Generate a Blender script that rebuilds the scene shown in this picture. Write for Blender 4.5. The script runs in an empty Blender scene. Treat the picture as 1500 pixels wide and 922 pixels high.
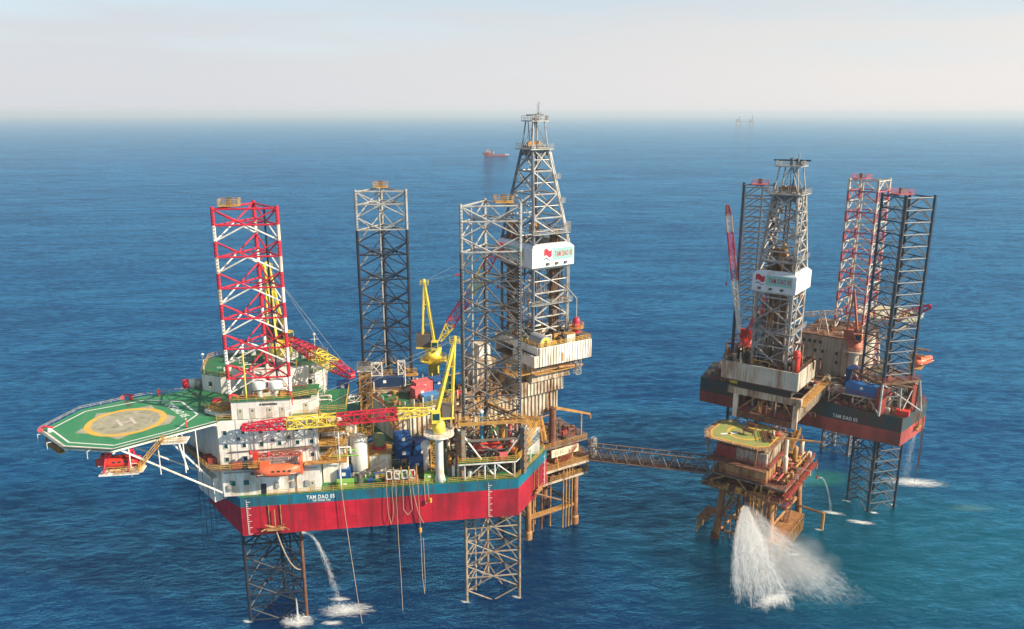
import bpy, math, random
from mathutils import Vector, Matrix
R = math.radians
random.seed(7)
sc = bpy.context.scene
COL = sc.collection

# ------------------------------------------------------------------ camera, sky, sun, exposure
CAM_H, FPX = 100.0, 1150.0
PITCH = math.atan(296 / FPX)
cam = bpy.data.cameras.new('camera'); camo = bpy.data.objects.new('camera', cam); COL.objects.link(camo)
cam.sensor_width = 36; cam.lens = 36 * FPX / 1500; cam.clip_start = 1; cam.clip_end = 120000
camo.location = (0, 0, CAM_H); camo.rotation_euler = (R(90) - PITCH, 0, 0); sc.camera = camo

SUN_AZ, SUN_EL = -21.0, 31.0          # world angle of the sun (from +x, anticlockwise), elevation
world = bpy.data.worlds.new('World'); sc.world = world; world.use_nodes = True
wn, wl = world.node_tree.nodes, world.node_tree.links
bg = wn['Background']
sky = wn.new('ShaderNodeTexSky'); sky.sky_type = 'NISHITA'; sky.sun_disc = False
sky.sun_elevation = R(SUN_EL); sky.sun_rotation = R(90 - SUN_AZ)
sky.altitude = 0; sky.air_density = 1.0; sky.dust_density = 1.0; sky.ozone_density = 1.5
# a pale haze veil lies over the clear sky all round the horizon, warmer towards the sun, with thin streaks of cloud
def wmath(op, a, b):
    k = wn.new('ShaderNodeMath'); k.operation = op
    for i, v in ((0, a), (1, b)):
        if isinstance(v, (int, float)): k.inputs[i].default_value = v
        else: wl.new(v, k.inputs[i])
    return k.outputs[0]
wtc = wn.new('ShaderNodeTexCoord'); wsp = wn.new('ShaderNodeSeparateXYZ'); wl.new(wtc.outputs['Generated'], wsp.inputs[0])
wnz = wn.new('ShaderNodeTexNoise'); wmp = wn.new('ShaderNodeMapping'); wmp.inputs['Scale'].default_value = (1.6, 1.6, 14); wl.new(wtc.outputs['Generated'], wmp.inputs[0])
wl.new(wmp.outputs[0], wnz.inputs['Vector']); wnz.inputs['Scale'].default_value = 2.2; wnz.inputs['Detail'].default_value = 6
elev = wmath('ADD', wsp.outputs[2], wmath('MULTIPLY', wmath('SUBTRACT', wnz.outputs['Fac'], .5), .07))
veil = wn.new('ShaderNodeMapRange'); veil.interpolation_type = 'SMOOTHSTEP'; wl.new(elev, veil.inputs[0])
veil.inputs[1].default_value = .02; veil.inputs[2].default_value = .30; veil.inputs[3].default_value = .97; veil.inputs[4].default_value = .05
wdot = wn.new('ShaderNodeVectorMath'); wdot.operation = 'DOT_PRODUCT'; wl.new(wtc.outputs['Generated'], wdot.inputs[0])
wdot.inputs[1].default_value = (math.cos(R(SUN_AZ)), math.sin(R(SUN_AZ)), 0)
glow = wn.new('ShaderNodeMapRange'); wl.new(wdot.outputs['Value'], glow.inputs[0]); glow.inputs[1].default_value = -.7; glow.inputs[2].default_value = .8
vcol = wn.new('ShaderNodeMix'); vcol.data_type = 'RGBA'; wl.new(glow.outputs[0], vcol.inputs[0]); vcol.inputs[6].default_value = (5.3, 5.4, 5.7, 1); vcol.inputs[7].default_value = (7.6, 7.0, 6.5, 1)
upc = wn.new('ShaderNodeMix'); upc.data_type = 'RGBA'; upf = wn.new('ShaderNodeMapRange'); upf.interpolation_type = 'SMOOTHSTEP'; wl.new(wmath('ADD', wsp.outputs[2], wmath('MULTIPLY', wmath('SUBTRACT', wnz.outputs['Fac'], .5), .24)), upf.inputs[0])
upf.inputs[1].default_value = .06; upf.inputs[2].default_value = .15; upf.inputs[4].default_value = .6; wl.new(upf.outputs[0], upc.inputs[0]); wl.new(vcol.outputs[2], upc.inputs[6]); upc.inputs[7].default_value = (5.5, 6.6, 7.3, 1)
wmx = wn.new('ShaderNodeMix'); wmx.data_type = 'RGBA'; wl.new(veil.outputs[0], wmx.inputs[0]); wl.new(sky.outputs[0], wmx.inputs[6]); wl.new(upc.outputs[2], wmx.inputs[7])
wl.new(wmx.outputs[2], bg.inputs[0]); bg.inputs[1].default_value = 0.086

sun = bpy.data.lights.new('sun', 'SUN'); suno = bpy.data.objects.new('sun', sun); COL.objects.link(suno)
sun.energy = 5.0; sun.angle = R(0.6); sun.color = (1.0, 0.88, 0.70)
sd = Vector((math.cos(R(SUN_AZ)) * math.cos(R(SUN_EL)), math.sin(R(SUN_AZ)) * math.cos(R(SUN_EL)), math.sin(R(SUN_EL))))
suno.rotation_euler = sd.to_track_quat('Z', 'Y').to_euler(); suno.location = (300, -100, 300)

vs = sc.view_settings; vs.view_transform = 'Standard'; vs.look = 'None'; vs.exposure = 0.64; vs.gamma = 1; vs.use_curve_mapping = False
sc.render.engine = 'CYCLES'
cy = sc.cycles; cy.use_denoising = True; cy.max_bounces = 6; cy.transparent_max_bounces = 24; cy.volume_bounces = 0
cy.use_adaptive_sampling = True; cy.adaptive_threshold = 0.018; cy.sample_clamp_indirect = 6

# ------------------------------------------------------------------ materials
MATS = {}
def M(name, rgb, rough=.6, metal=0., wear=None, amt=.45, scale=.5, streak=1.0, bump=0., var=.12, soft=.12, runs=None):
    if name in MATS: return MATS[name]
    m = bpy.data.materials.new(name); m.use_nodes = True; MATS[name] = m
    n, l = m.node_tree.nodes, m.node_tree.links
    p = n['Principled BSDF']; p.inputs['Roughness'].default_value = rough; p.inputs['Metallic'].default_value = metal
    geo = n.new('ShaderNodeNewGeometry')
    mp = n.new('ShaderNodeMapping'); mp.inputs['Scale'].default_value = (1, 1, streak); l.new(geo.outputs['Position'], mp.inputs[0])
    n1 = n.new('ShaderNodeTexNoise'); n1.inputs['Scale'].default_value = scale; n1.inputs['Detail'].default_value = 6; n1.inputs['Roughness'].default_value = .65
    l.new(mp.outputs[0], n1.inputs['Vector'])
    n2 = n.new('ShaderNodeTexNoise'); n2.inputs['Scale'].default_value = .35; n2.inputs['Detail'].default_value = 4
    l.new(geo.outputs['Position'], n2.inputs['Vector'])
    hs = n.new('ShaderNodeMapRange'); hs.inputs[1].default_value = .3; hs.inputs[2].default_value = .7
    hs.inputs[3].default_value = 1 - var; hs.inputs[4].default_value = 1 + var; l.new(n2.outputs['Fac'], hs.inputs[0])
    mul = n.new('ShaderNodeMix'); mul.data_type = 'RGBA'; mul.blend_type = 'MULTIPLY'; mul.inputs[0].default_value = 1
    mul.inputs[6].default_value = (*rgb, 1); l.new(hs.outputs[0], mul.inputs[7])
    out = mul.outputs[2]
    if wear:
        r = n.new('ShaderNodeMapRange'); t = .5 + (.5 - amt) * .35
        r.inputs[1].default_value = t - soft * .5; r.inputs[2].default_value = t + soft; l.new(n1.outputs['Fac'], r.inputs[0])
        mx = n.new('ShaderNodeMix'); mx.data_type = 'RGBA'; l.new(r.outputs[0], mx.inputs[0]); l.new(out, mx.inputs[6]); mx.inputs[7].default_value = (*wear, 1)
        out = mx.outputs[2]
    if runs:      # narrow rust and dirt runs down the plating
        mr = n.new('ShaderNodeMapping'); mr.inputs['Scale'].default_value = (1, 1, .06); l.new(geo.outputs['Position'], mr.inputs[0])
        nr = n.new('ShaderNodeTexNoise'); nr.inputs['Scale'].default_value = 1.3; nr.inputs['Detail'].default_value = 3; l.new(mr.outputs[0], nr.inputs['Vector'])
        rr = n.new('ShaderNodeMapRange'); rr.inputs[1].default_value = .63; rr.inputs[2].default_value = .78; rr.inputs[4].default_value = .6; l.new(nr.outputs['Fac'], rr.inputs[0])
        mx = n.new('ShaderNodeMix'); mx.data_type = 'RGBA'; l.new(rr.outputs[0], mx.inputs[0]); l.new(out, mx.inputs[6]); mx.inputs[7].default_value = (*runs, 1); out = mx.outputs[2]
    l.new(out, p.inputs['Base Color'])
    if bump:
        b = n.new('ShaderNodeBump'); b.inputs['Strength'].default_value = bump; b.inputs['Distance'].default_value = .1
        l.new(n1.outputs['Fac'], b.inputs['Height']); l.new(b.outputs[0], p.inputs['Normal'])
    return m
RUST = (.16, .055, .02)
white = M('white_paint', (.76, .72, .64), .5, wear=(.45, .34, .22), amt=.32, scale=.5, streak=.2, runs=(.36, .2, .09))
cream = M('cream_cladding', (.72, .66, .53), .55, wear=(.42, .24, .11), amt=.4, scale=.45, streak=.2)
dirtycream = M('stained_cladding', (.58, .49, .36), .6, wear=(.2, .09, .035), amt=.5, scale=.5, streak=.25)
beige = M('beige_cladding', (.52, .44, .33), .6, wear=(.3, .16, .08), amt=.38, scale=.5, streak=.25)
hull_red = M('hull_red', (.54, .006, .026), .6, wear=(.14, .008, .014), amt=.50, scale=.11, streak=.2, var=.2, soft=.16, runs=(.10, .03, .02))
hull_red03 = M('faded_hull_red', (.44, .075, .05), .55, wear=(.12, .028, .025), amt=.52, scale=.15, streak=.22, soft=.2, runs=(.10, .04, .03))
teal = M('teal_strake', (.008, .16, .235), .45, wear=(.02, .06, .075), amt=.48, scale=.2, streak=.3, soft=.2, runs=(.07, .05, .035))
teal03 = M('dull_teal_strake', (.015, .06, .07), .6, wear=(.07, .045, .03), amt=.55, scale=.35, streak=.3, runs=(.12, .06, .03))
green = M('deck_green', (.022, .17, .055), .6, wear=(.075, .10, .045), amt=.4, scale=.35)
heligreen = M('helideck_green', (.03, .25, .09), .6, wear=(.075, .20, .09), amt=.5, scale=.35, soft=.25, var=.18)
oldgreen = M('worn_helideck_green', (.26, .32, .07), .7, wear=(.33, .25, .11), amt=.5, scale=.5)
sand = M('worn_landing_grey', (.40, .36, .25), .7, wear=(.28, .27, .17), amt=.5, scale=.6)
markwhite = M('marking_white', (.78, .76, .70), .6, var=.05)
markyellow = M('marking_yellow', (.74, .42, .04), .6, wear=(.55, .40, .14), amt=.45, scale=.7)
yellow = M('crane_yellow', (.80, .62, .07), .45, wear=(.5, .34, .07), amt=.3, scale=.8)
railyellow = M('safety_yellow', (.66, .36, .055), .5, wear=(.38, .19, .06), amt=.45, scale=.8)
red = M('signal_red', (.58, .02, .045), .45, wear=(.35, .015, .03), amt=.35, scale=.6)
dred = M('dull_red', (.36, .05, .035), .6, wear=RUST, amt=.4, scale=.8)
pinkred = M('sunbleached_red', (.62, .11, .12), .6, wear=(.5, .15, .12), amt=.4, scale=.8)
orange = M('lifeboat_orange', (.72, .13, .045), .45, wear=(.62, .22, .12), amt=.35, scale=.5, soft=.25)
orange2 = M('tank_orange', (.68, .17, .03), .5)
tankred = M('tank_red', (.62, .04, .02), .45)
blue = M('container_blue', (.015, .09, .29), .5, wear=(.02, .06, .16), amt=.4, scale=.7)
ltblue = M('light_blue', (.06, .24, .48), .5)
postblue = M('post_blue', (.04, .27, .42), .5)
navy = M('navy_steel', (.012, .02, .036), .5, wear=(.035, .03, .03), amt=.4, scale=1.)
grey = M('galvanised_steel', (.42, .41, .38), .5, .15, wear=(.28, .22, .16), amt=.42, scale=.8)
dgrey = M('dark_grey_steel', (.10, .10, .10), .55, wear=(.14, .08, .045), amt=.45, scale=.8)
legsteel = M('leg_steel', (.17, .155, .13), .55, wear=(.17, .10, .055), amt=.42, scale=.8)
brownsteel = M('weathered_brown_steel', (.17, .085, .045), .65, wear=(.28, .15, .07), amt=.5, scale=.8)
rust = M('rusty_steel', (.30, .125, .04), .75, wear=(.42, .23, .09), amt=.5, scale=.7, bump=.3)
drust = M('dark_rusty_steel', (.13, .05, .03), .75, wear=(.22, .095, .045), amt=.5, scale=.7)
rustyellow = M('rusty_yellow_steel', (.50, .27, .06), .65, wear=(.30, .13, .045), amt=.5, scale=.7)
black = M('black_rubber', (.012, .012, .014), .6)
dark = M('dark_interior', (.03, .026, .022), .8)
glass = M('window_glass', (.012, .06, .065), .12)
mint = M('mint_banner', (.28, .55, .46), .5, var=.04)
hose = M('hose_tan', (.40, .30, .19), .7)
concrete = M('brown_deck', (.20, .15, .11), .8, wear=(.11, .075, .05), amt=.5, scale=.6)
skin = M('skin', (.42, .22, .14), .6)
greent = M('khaki_tarp', (.20, .22, .10), .8)
lime = M('lime_green', (.22, .46, .07), .6)

# ------------------------------------------------------------------ frames (local x, y on plan; z up)
class Frame:
    def __init__(s, o, ang):
        s.M = Matrix.Translation((o[0], o[1], 0)) @ Matrix.Rotation(R(ang), 4, 'Z')
        s.I = s.M.inverted()
    def W(s, p): return s.M @ Vector(p)
A = Frame((-51.75, 135.8), 8.58)      # nearer rig: x along its near side, y inboard
B = Frame((5.2, 170.2), 33.2)         # nearer rig's cantilever: x aft, y away
G = Frame((95.6, 179.6), -36.3)       # farther rig: x along its aft face, y inboard
W0 = Frame((0, 0), 0)

# ------------------------------------------------------------------ mesh helpers
WM = {}                                # object -> world matrix
def link(o, W, par=None):
    COL.objects.link(o)
    if par is not None:
        o.parent = par; o.matrix_parent_inverse = WM[par.name].inverted()
    o.matrix_basis = W; WM[o.name] = W
    return o
class MB:
    def __init__(s): s.v = []; s.f = []
    def add(s, vs_, fs):
        k = len(s.v); s.v += [tuple(p) for p in vs_]; s.f += [tuple(i + k for i in f) for f in fs]; return s
    def box(s, a, b):
        (x0, y0, z0), (x1, y1, z1) = a, b
        return s.add([(x0, y0, z0), (x1, y0, z0), (x1, y1, z0), (x0, y1, z0), (x0, y0, z1), (x1, y0, z1), (x1, y1, z1), (x0, y1, z1)],
                     [(3, 2, 1, 0), (4, 5, 6, 7), (0, 1, 5, 4), (1, 2, 6, 5), (2, 3, 7, 6), (3, 0, 4, 7)])
    def tube(s, a, b, r, n=6, r2=None):
        a, b = Vector(a), Vector(b); d = b - a
        if d.length < 1e-6: return s
        d.normalize(); u = d.orthogonal().normalized(); w = d.cross(u); r2 = r if r2 is None else r2
        vs_ = []
        for c, rr in ((a, r), (b, r2)):
            for i in range(n):
                t = 2 * math.pi * i / n; vs_.append(c + (u * math.cos(t) + w * math.sin(t)) * rr)
        fs = [(i, (i + 1) % n, n + (i + 1) % n, n + i) for i in range(n)] + [tuple(range(n - 1, -1, -1)), tuple(range(n, 2 * n))]
        return s.add(vs_, fs)
    def path(s, pts, r, n=5):
        for a, b in zip(pts, pts[1:]): s.tube(a, b, r, n)
        return s
    def prism(s, pts, z0, z1, top=True, bottom=True, zb=None):
        n = len(pts); zb = zb or [z0] * n
        vs_ = [(p[0], p[1], z) for p, z in zip(pts, zb)] + [(p[0], p[1], z1) for p in pts]
        fs = [(i, (i + 1) % n, n + (i + 1) % n, n + i) for i in range(n)]
        if top: fs.append(tuple(range(n, 2 * n)))
        if bottom: fs.append(tuple(range(n - 1, -1, -1)))
        return s.add(vs_, fs)
    def lathe(s, c, prof, n=16):
        vs_ = []; m = len(prof)
        for r, z in prof:
            for i in range(n):
                t = 2 * math.pi * i / n; vs_.append((c[0] + r * math.cos(t), c[1] + r * math.sin(t), c[2] + z))
        fs = [(j * n + i, j * n + (i + 1) % n, (j + 1) * n + (i + 1) % n, (j + 1) * n + i) for j in range(m - 1) for i in range(n)]
        fs += [tuple(range(n - 1, -1, -1)), tuple(range((m - 1) * n, m * n))]
        return s.add(vs_, fs)
    def rail(s, pts, h=1.1, step=1.9, r=.045, close=False, rows=3):
        pts = [Vector(p) for p in pts]
        if close: pts.append(pts[0])
        for a, b in zip(pts, pts[1:]):
            L = (b - a).length; k = max(1, round(L / step))
            for i in range(k + 1):
                p = a.lerp(b, i / k); s.tube(p, p + Vector((0, 0, h)), r, 4)
            for j in range(rows):
                dz = Vector((0, 0, h * (j + 1) / rows)); s.tube(a + dz, b + dz, r, 4)
        return s
    def ribs(s, a, b, z0, z1, side, step=.9, w=.16, t=.16):
        """vertical ribs proud of a wall running a->b (plan points); side = outward normal sign"""
        a, b = Vector((a[0], a[1], 0)), Vector((b[0], b[1], 0)); d = (b - a); L = d.length; d.normalize(); nrm = Vector((d.y, -d.x, 0)) * side
        k = int(L / step)
        for i in range(k + 1):
            c = a + d * (min(L - w, i * step + w * .5)); q = [c, c + d * w, c + d * w + nrm * t, c + nrm * t]
            if side < 0: q = q[::-1]
            s.prism([(p.x, p.y) for p in q], z0, z1)
        return s
    def stairs(s, a, b, w, along, r=.07):
        a, b = Vector(a), Vector(b); side = Vector(along).normalized() * w * .5
        for q in (-1, 1):
            s.tube(a + side * q, b + side * q, r * 1.8, 4)
            up = Vector((0, 0, 1.05)); s.tube(a + side * q + up, b + side * q + up, r, 4); s.tube(a + side * q + up * .5, b + side * q + up * .5, r * .8, 4)
            k = max(2, int((b - a).length / 1.6))
            for i in range(k + 1):
                p = a.lerp(b, i / k) + side * q; s.tube(p, p + up, r * .9, 4)
        k = int((b - a).length / .35)
        for i in range(1, k):
            p = a.lerp(b, i / k); s.tube(p - side, p + side, .07, 4)
        return s
    def boom(s, a, b, w, h, n, r=.09, w2=None, h2=None, up=(0, 0, 1)):
        a, b = Vector(a), Vector(b); d = (b - a).normalized(); sd_ = d.cross(Vector(up)).normalized(); u = sd_.cross(d).normalized()
        w2 = w if w2 is None else w2; h2 = h if h2 is None else h2
        def c(i, k):
            t = i / n; ww, hh = (w + (w2 - w) * t) / 2, (h + (h2 - h) * t) / 2; sx, sy = ((-1, -1), (1, -1), (1, 1), (-1, 1))[k % 4]
            return a.lerp(b, t) + sd_ * ww * sx + u * hh * sy
        for k in range(4): s.tube(c(0, k), c(n, k), r, 5)
        for i in range(n + 1):
            for k in range(4): s.tube(c(i, k), c(i, k + 1), r * .75, 4)
            if i < n:
                for k in range(4):
                    p, q = (k, k + 1) if (i + k) % 2 else (k + 1, k); s.tube(c(i, p), c(i + 1, q), r * .75, 4)
        return s
    def build(s, name, mat, F, par=None, o=None, smooth=False, kind=None):
        xs = [p[0] for p in s.v]; ys = [p[1] for p in s.v]; zs = [p[2] for p in s.v]
        if o is None: o = ((min(xs) + max(xs)) / 2, (min(ys) + max(ys)) / 2, min(zs))
        me = bpy.data.meshes.new(name); me.from_pydata([(p[0] - o[0], p[1] - o[1], p[2] - o[2]) for p in s.v], [], s.f)
        me.materials.append(mat); me.update()
        if smooth:
            for p in me.polygons: p.use_smooth = len(p.vertices) == 4
        ob = bpy.data.objects.new(name, me)
        if kind: ob['kind'] = kind
        return link(ob, F.M @ Matrix.Translation(o), par)
def mb(): return MB()
UNIT = {}
def unit(kind, mat, n=6):
    key = (kind, mat.name, n)
    if key not in UNIT:
        b = MB()
        if kind == 'tube': b.tube((0, 0, 0), (0, 0, 1), 1, n)
        else: b.box((-.5, -.5, 0), (.5, .5, 1))
        me = bpy.data.meshes.new(kind); me.from_pydata(b.v, [], b.f); me.materials.append(mat); me.update(); UNIT[key] = me
    return UNIT[key]
def tube(name, a, b, r, mat, par, F, n=6):
    a, b = F.W(a), F.W(b); d = b - a
    W = Matrix.Translation(a) @ d.to_track_quat('Z', 'Y').to_matrix().to_4x4() @ Matrix.Diagonal((r, r, d.length, 1))
    return link(bpy.data.objects.new(name, unit('tube', mat, n)), W, par)
def box(name, a, b, mat, par, F):
    """axis-aligned in F, corners a and b"""
    c = [(a[i] + b[i]) / 2 for i in range(3)]; sz = [abs(b[i] - a[i]) for i in range(3)]
    W = F.M @ Matrix.Translation((c[0], c[1], min(a[2], b[2]))) @ Matrix.Diagonal((sz[0], sz[1], sz[2], 1))
    return link(bpy.data.objects.new(name, unit('box', mat)), W, par)
def thing(name, label, cat, F, o, group=None):
    e = bpy.data.objects.new(name, None); e['label'] = label; e['category'] = cat; e.empty_display_size = .5
    if group: e['group'] = group
    return link(e, F.M @ Matrix.Translation(o))
def tag(o, label, cat, group=None):
    o['label'] = label; o['category'] = cat
    if group: o['group'] = group
    return o
def text(name, body, F, o, xdir, ydir, width, height, mat, par, ext=.03):
    cu = bpy.data.curves.new(name, 'FONT'); cu.body = body; cu.extrude = ext; cu.size = 1; cu.resolution_u = 2; cu.space_character = 1.1; cu.offset = .018
    t = bpy.data.objects.new('tmp', cu); COL.objects.link(t)
    me = bpy.data.meshes.new_from_object(t.evaluated_get(bpy.context.evaluated_depsgraph_get()))
    bpy.data.objects.remove(t); bpy.data.curves.remove(cu)
    me.name = name
    xs = [v.co.x for v in me.vertices]; ys = [v.co.y for v in me.vertices]
    x0, x1, y0, y1 = min(xs), max(xs), min(ys), max(ys)
    for v in me.vertices:
        v.co.x = (v.co.x - x0) / (x1 - x0) * width; v.co.y = (v.co.y - y0) / (y1 - y0) * height
    me.materials.clear(); me.materials.append(mat)
    x, y = Vector(xdir).normalized(), Vector(ydir).normalized(); z = x.cross(y)
    L = Matrix(((x.x, y.x, z.x, o[0]), (x.y, y.y, z.y, o[1]), (x.z, y.z, z.z, o[2]), (0, 0, 0, 1)))
    return link(bpy.data.objects.new(name, me), F.M @ L, par)
def flag_emblem(F, o, xdir, ydir, w, h, par):
    """red waving flag with a white and blue swoosh, a flat printed mark"""
    x, y = Vector(xdir).normalized(), Vector(ydir).normalized(); z = x.cross(y); o = Vector(o)
    def strip(lo, hi, mat, nm, dz):
        b = MB(); k = 10; vs_ = []
        for i in range(k + 1):
            t = i / k; wv = .13 * math.sin(t * 6.3)
            vs_ += [o + x * w * t + y * h * (lo(t) + wv) + z * dz, o + x * w * t + y * h * (hi(t) + wv) + z * dz]
        b.add(vs_, [(2 * i, 2 * i + 2, 2 * i + 3, 2 * i + 1) for i in range(k)]); b.build(nm, mat, F, par)
    strip(lambda t: .38, lambda t: 1.0, red, 'flag_emblem', .02)
    strip(lambda t: .18 + .1 * t, lambda t: .30, markwhite, 'emblem_stripe', .025)
    strip(lambda t: .0 + .1 * t, lambda t: .12 + .02 * t, blue, 'emblem_wave', .03)

# ------------------------------------------------------------------ the sea
def sea_material():
    m = bpy.data.materials.new('sea_water'); m.use_nodes = True; n, l = m.node_tree.nodes, m.node_tree.links
    p = n['Principled BSDF']; p.inputs['Roughness'].default_value = .14; p.inputs['IOR'].default_value = 1.33; p.inputs['Specular IOR Level'].default_value = 0
    n_sss = p; p.inputs['Subsurface Weight'].default_value = .7; p.inputs['Subsurface Radius'].default_value = (.4, .8, 1); p.inputs['Subsurface Scale'].default_value = 300
    geo = n.new('ShaderNodeNewGeometry')
    def noise(scale, detail, rot, sx, sy, rough=.6):
        mp = n.new('ShaderNodeMapping'); mp.inputs['Rotation'].default_value = (0, 0, R(rot)); mp.inputs['Scale'].default_value = (sx, sy, 1)
        l.new(geo.outputs['Position'], mp.inputs[0])
        t = n.new('ShaderNodeTexNoise'); t.inputs['Scale'].default_value = scale; t.inputs['Detail'].default_value = detail; t.inputs['Roughness'].default_value = rough
        l.new(mp.outputs[0], t.inputs['Vector']); return t.outputs['Fac']
    def math_(op, a, b):
        k = n.new('ShaderNodeMath'); k.operation = op
        for i, v in ((0, a), (1, b)):
            if isinstance(v, (int, float)): k.inputs[i].default_value = v
            else: l.new(v, k.inputs[i])
        return k.outputs[0]
    chop = noise(.36, 6, -24, .46, 1.0, .66); swell = noise(.035, 3, -20, .5, 1.0); fine = noise(1.1, 3, 15, .7, 1.0)
    h = math_('ADD', math_('MULTIPLY', chop, 1.25), math_('ADD', math_('MULTIPLY', swell, 2.4), math_('MULTIPLY', fine, .16)))
    b = n.new('ShaderNodeBump'); b.inputs['Strength'].default_value = 1.0; b.inputs['Distance'].default_value = 1.0
    l.new(h, b.inputs['Height']); l.new(b.outputs[0], p.inputs['Normal'])
    # water colour: deep blue, greener plume of turbid water downstream of the far rig, slow patches
    patch = noise(.006, 3, 30, 1, 1)
    sep = n.new('ShaderNodeSeparateXYZ'); l.new(geo.outputs['Position'], sep.inputs[0])
    dx = math_('SUBTRACT', sep.outputs[0], 95.); dy = math_('SUBTRACT', sep.outputs[1], 165.)
    e = math_('ADD', math_('POWER', math_('DIVIDE', dx, 75.), 2.), math_('POWER', math_('DIVIDE', dy, 42.), 2.))
    plume = n.new('ShaderNodeMapRange'); plume.interpolation_type = 'SMOOTHSTEP'
    l.new(math_('ADD', e, math_('MULTIPLY', noise(.03, 4, 10, 1, 1), 1.2)), plume.inputs[0])
    plume.inputs[1].default_value = .5; plume.inputs[2].default_value = 2.0; plume.inputs[3].default_value = .75; plume.inputs[4].default_value = 0
    def mix(fac, a, c):
        k = n.new('ShaderNodeMix'); k.data_type = 'RGBA'; l.new(fac, k.inputs[0])
        for i, v in ((6, a), (7, c)):
            if isinstance(v, tuple): k.inputs[i].default_value = (*v, 1)
            else: l.new(v, k.inputs[i])
        return k.outputs[2]
    pr = n.new('ShaderNodeMapRange'); l.new(patch, pr.inputs[0]); pr.inputs[1].default_value = .35; pr.inputs[2].default_value = .65
    base = mix(pr.outputs[0], (.0, .014, .075), (.0, .026, .105))
    base = mix(plume.outputs[0], base, (.0, .075, .10))
    for ex, ey, ax, ay, colr, st in ((84.5, 203.5, 13, 6, (.03, .20, .13), .75), (62, 197, 9, 3, (.05, .09, .10), .5), (120, 186, 7, 2.2, (.08, .15, .10), .6)):   # discharged water colouring the sea
        ee = math_('ADD', math_('POWER', math_('DIVIDE', math_('SUBTRACT', sep.outputs[0], ex), ax), 2.), math_('POWER', math_('DIVIDE', math_('SUBTRACT', sep.outputs[1], ey), ay), 2.))
        mr_ = n.new('ShaderNodeMapRange'); mr_.interpolation_type = 'SMOOTHSTEP'; l.new(math_('ADD', ee, math_('MULTIPLY', noise(.12, 4, 0, 1, 1), 1.4)), mr_.inputs[0]); mr_.inputs[1].default_value = .5; mr_.inputs[2].default_value = 2.0; mr_.inputs[3].default_value = st; mr_.inputs[4].default_value = 0
        base = mix(mr_.outputs[0], base, colr)
    # small whitecaps on the steepest crests
    cap = n.new('ShaderNodeMapRange'); l.new(noise(.5, 6, -24, .4, 1.3, .7), cap.inputs[0])
    cap.inputs[1].default_value = .70; cap.inputs[2].default_value = .77; cap.inputs[4].default_value = .45
    base = mix(cap.outputs[0], base, (.55, .58, .58))
    l.new(base, p.inputs['Base Color'])
    # wind ruffles the surface unevenly: crests and gust patches mirror more sky than smooth troughs
    cm = n.new('ShaderNodeMapRange'); l.new(math_('ADD', math_('MULTIPLY', chop, .6), math_('MULTIPLY', noise(.075, 4, -14, .34, 1.0, .6), .4)), cm.inputs[0]); cm.inputs[1].default_value = .40; cm.inputs[2].default_value = .62; cm.inputs[3].default_value = .5; cm.inputs[4].default_value = 1.85
    gp = n.new('ShaderNodeMapRange'); l.new(noise(.011, 5, -10, .3, 1.0, .6), gp.inputs[0]); gp.inputs[1].default_value = .35; gp.inputs[2].default_value = .65; gp.inputs[3].default_value = .72; gp.inputs[4].default_value = 1.12
    gust = math_('MULTIPLY', cm.outputs[0], gp.outputs[0])
    gl = n.new('ShaderNodeBsdfGlossy'); gl.inputs['Color'].default_value = (.17, .68, 1, 1); gl.inputs['Roughness'].default_value = .07; l.new(b.outputs[0], gl.inputs['Normal'])
    fr = n.new('ShaderNodeFresnel'); fr.inputs['IOR'].default_value = 1.33; l.new(b.outputs[0], fr.inputs['Normal'])
    mxs = n.new('ShaderNodeMixShader'); l.new(math_('MULTIPLY', fr.outputs[0], gust), mxs.inputs[0]); l.new(p.outputs[0], mxs.inputs[1]); l.new(gl.outputs[0], mxs.inputs[2])
    l.new(mxs.outputs[0], n['Material Output'].inputs['Surface'])
    return m
seamat = sea_material()
b = mb(); n_ = 96; rings = [0, 60, 150, 300, 600, 1200, 2500, 5000, 10000, 20000, 40000]
vs_ = [(0, 0, 0)] + [(r * math.cos(2 * math.pi * i / n_), r * math.sin(2 * math.pi * i / n_), 0) for r in rings[1:] for i in range(n_)]
fs = [(0, 1 + i, 1 + (i + 1) % n_) for i in range(n_)]
for k in range(len(rings) - 2):
    for i in range(n_):
        a0 = 1 + k * n_; fs.append((a0 + i, a0 + n_ + i, a0 + n_ + (i + 1) % n_, a0 + (i + 1) % n_))
b.add(vs_, fs); sea = b.build('sea', seamat, W0, o=(0, 0, 0)); sea['kind'] = 'structure'

# ------------------------------------------------------------------ nearer rig: hull
HP = [(0, 0), (53.6, 0), (61.9, 12.8), (43, 54), (20, 55), (-7.6, 8.4)]
hull = thing('rig_hull', 'crimson and teal hull of the nearer drilling rig with green deck', 'rig hull', A, (27, 25, 21))
mb().prism(HP, 21, 27.0, zb=[21, 21, 21, 21, 21, 24.3]).build('lower_hull', hull_red, A, hull)
mb().prism(HP, 27.0, 29, bottom=False).build('upper_strake', teal, A, hull)
ins = [(.25, .25), (53.4, .25), (61.5, 12.8), (42.8, 53.6), (20.2, 54.6), (-7.1, 8.4)]
mb().add([(*p, 29.02) for p in ins], [tuple(range(6))]).build('deck', green, A, hull)
b = mb()
for i in range(18): b.box((.5 + i * 3.0, -.03, 21.1), (.56 + i * 3.0, 0.02, 28.9))
b.build('plate_seams', M('seam_paint', (.22, .015, .035), .6), A, hull, kind='stuff')
text('name_lettering', 'TAM DAO 05', A, (12.3, -.05, 27.75), (1, 0, 0), (0, 0, 1), 5.3, .85, markwhite, hull)
text('port_lettering', 'VSP VUNG TAU', A, (13.4, -.05, 27.25), (1, 0, 0), (0, 0, 1), 3.4, .38, markwhite, hull)
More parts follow.
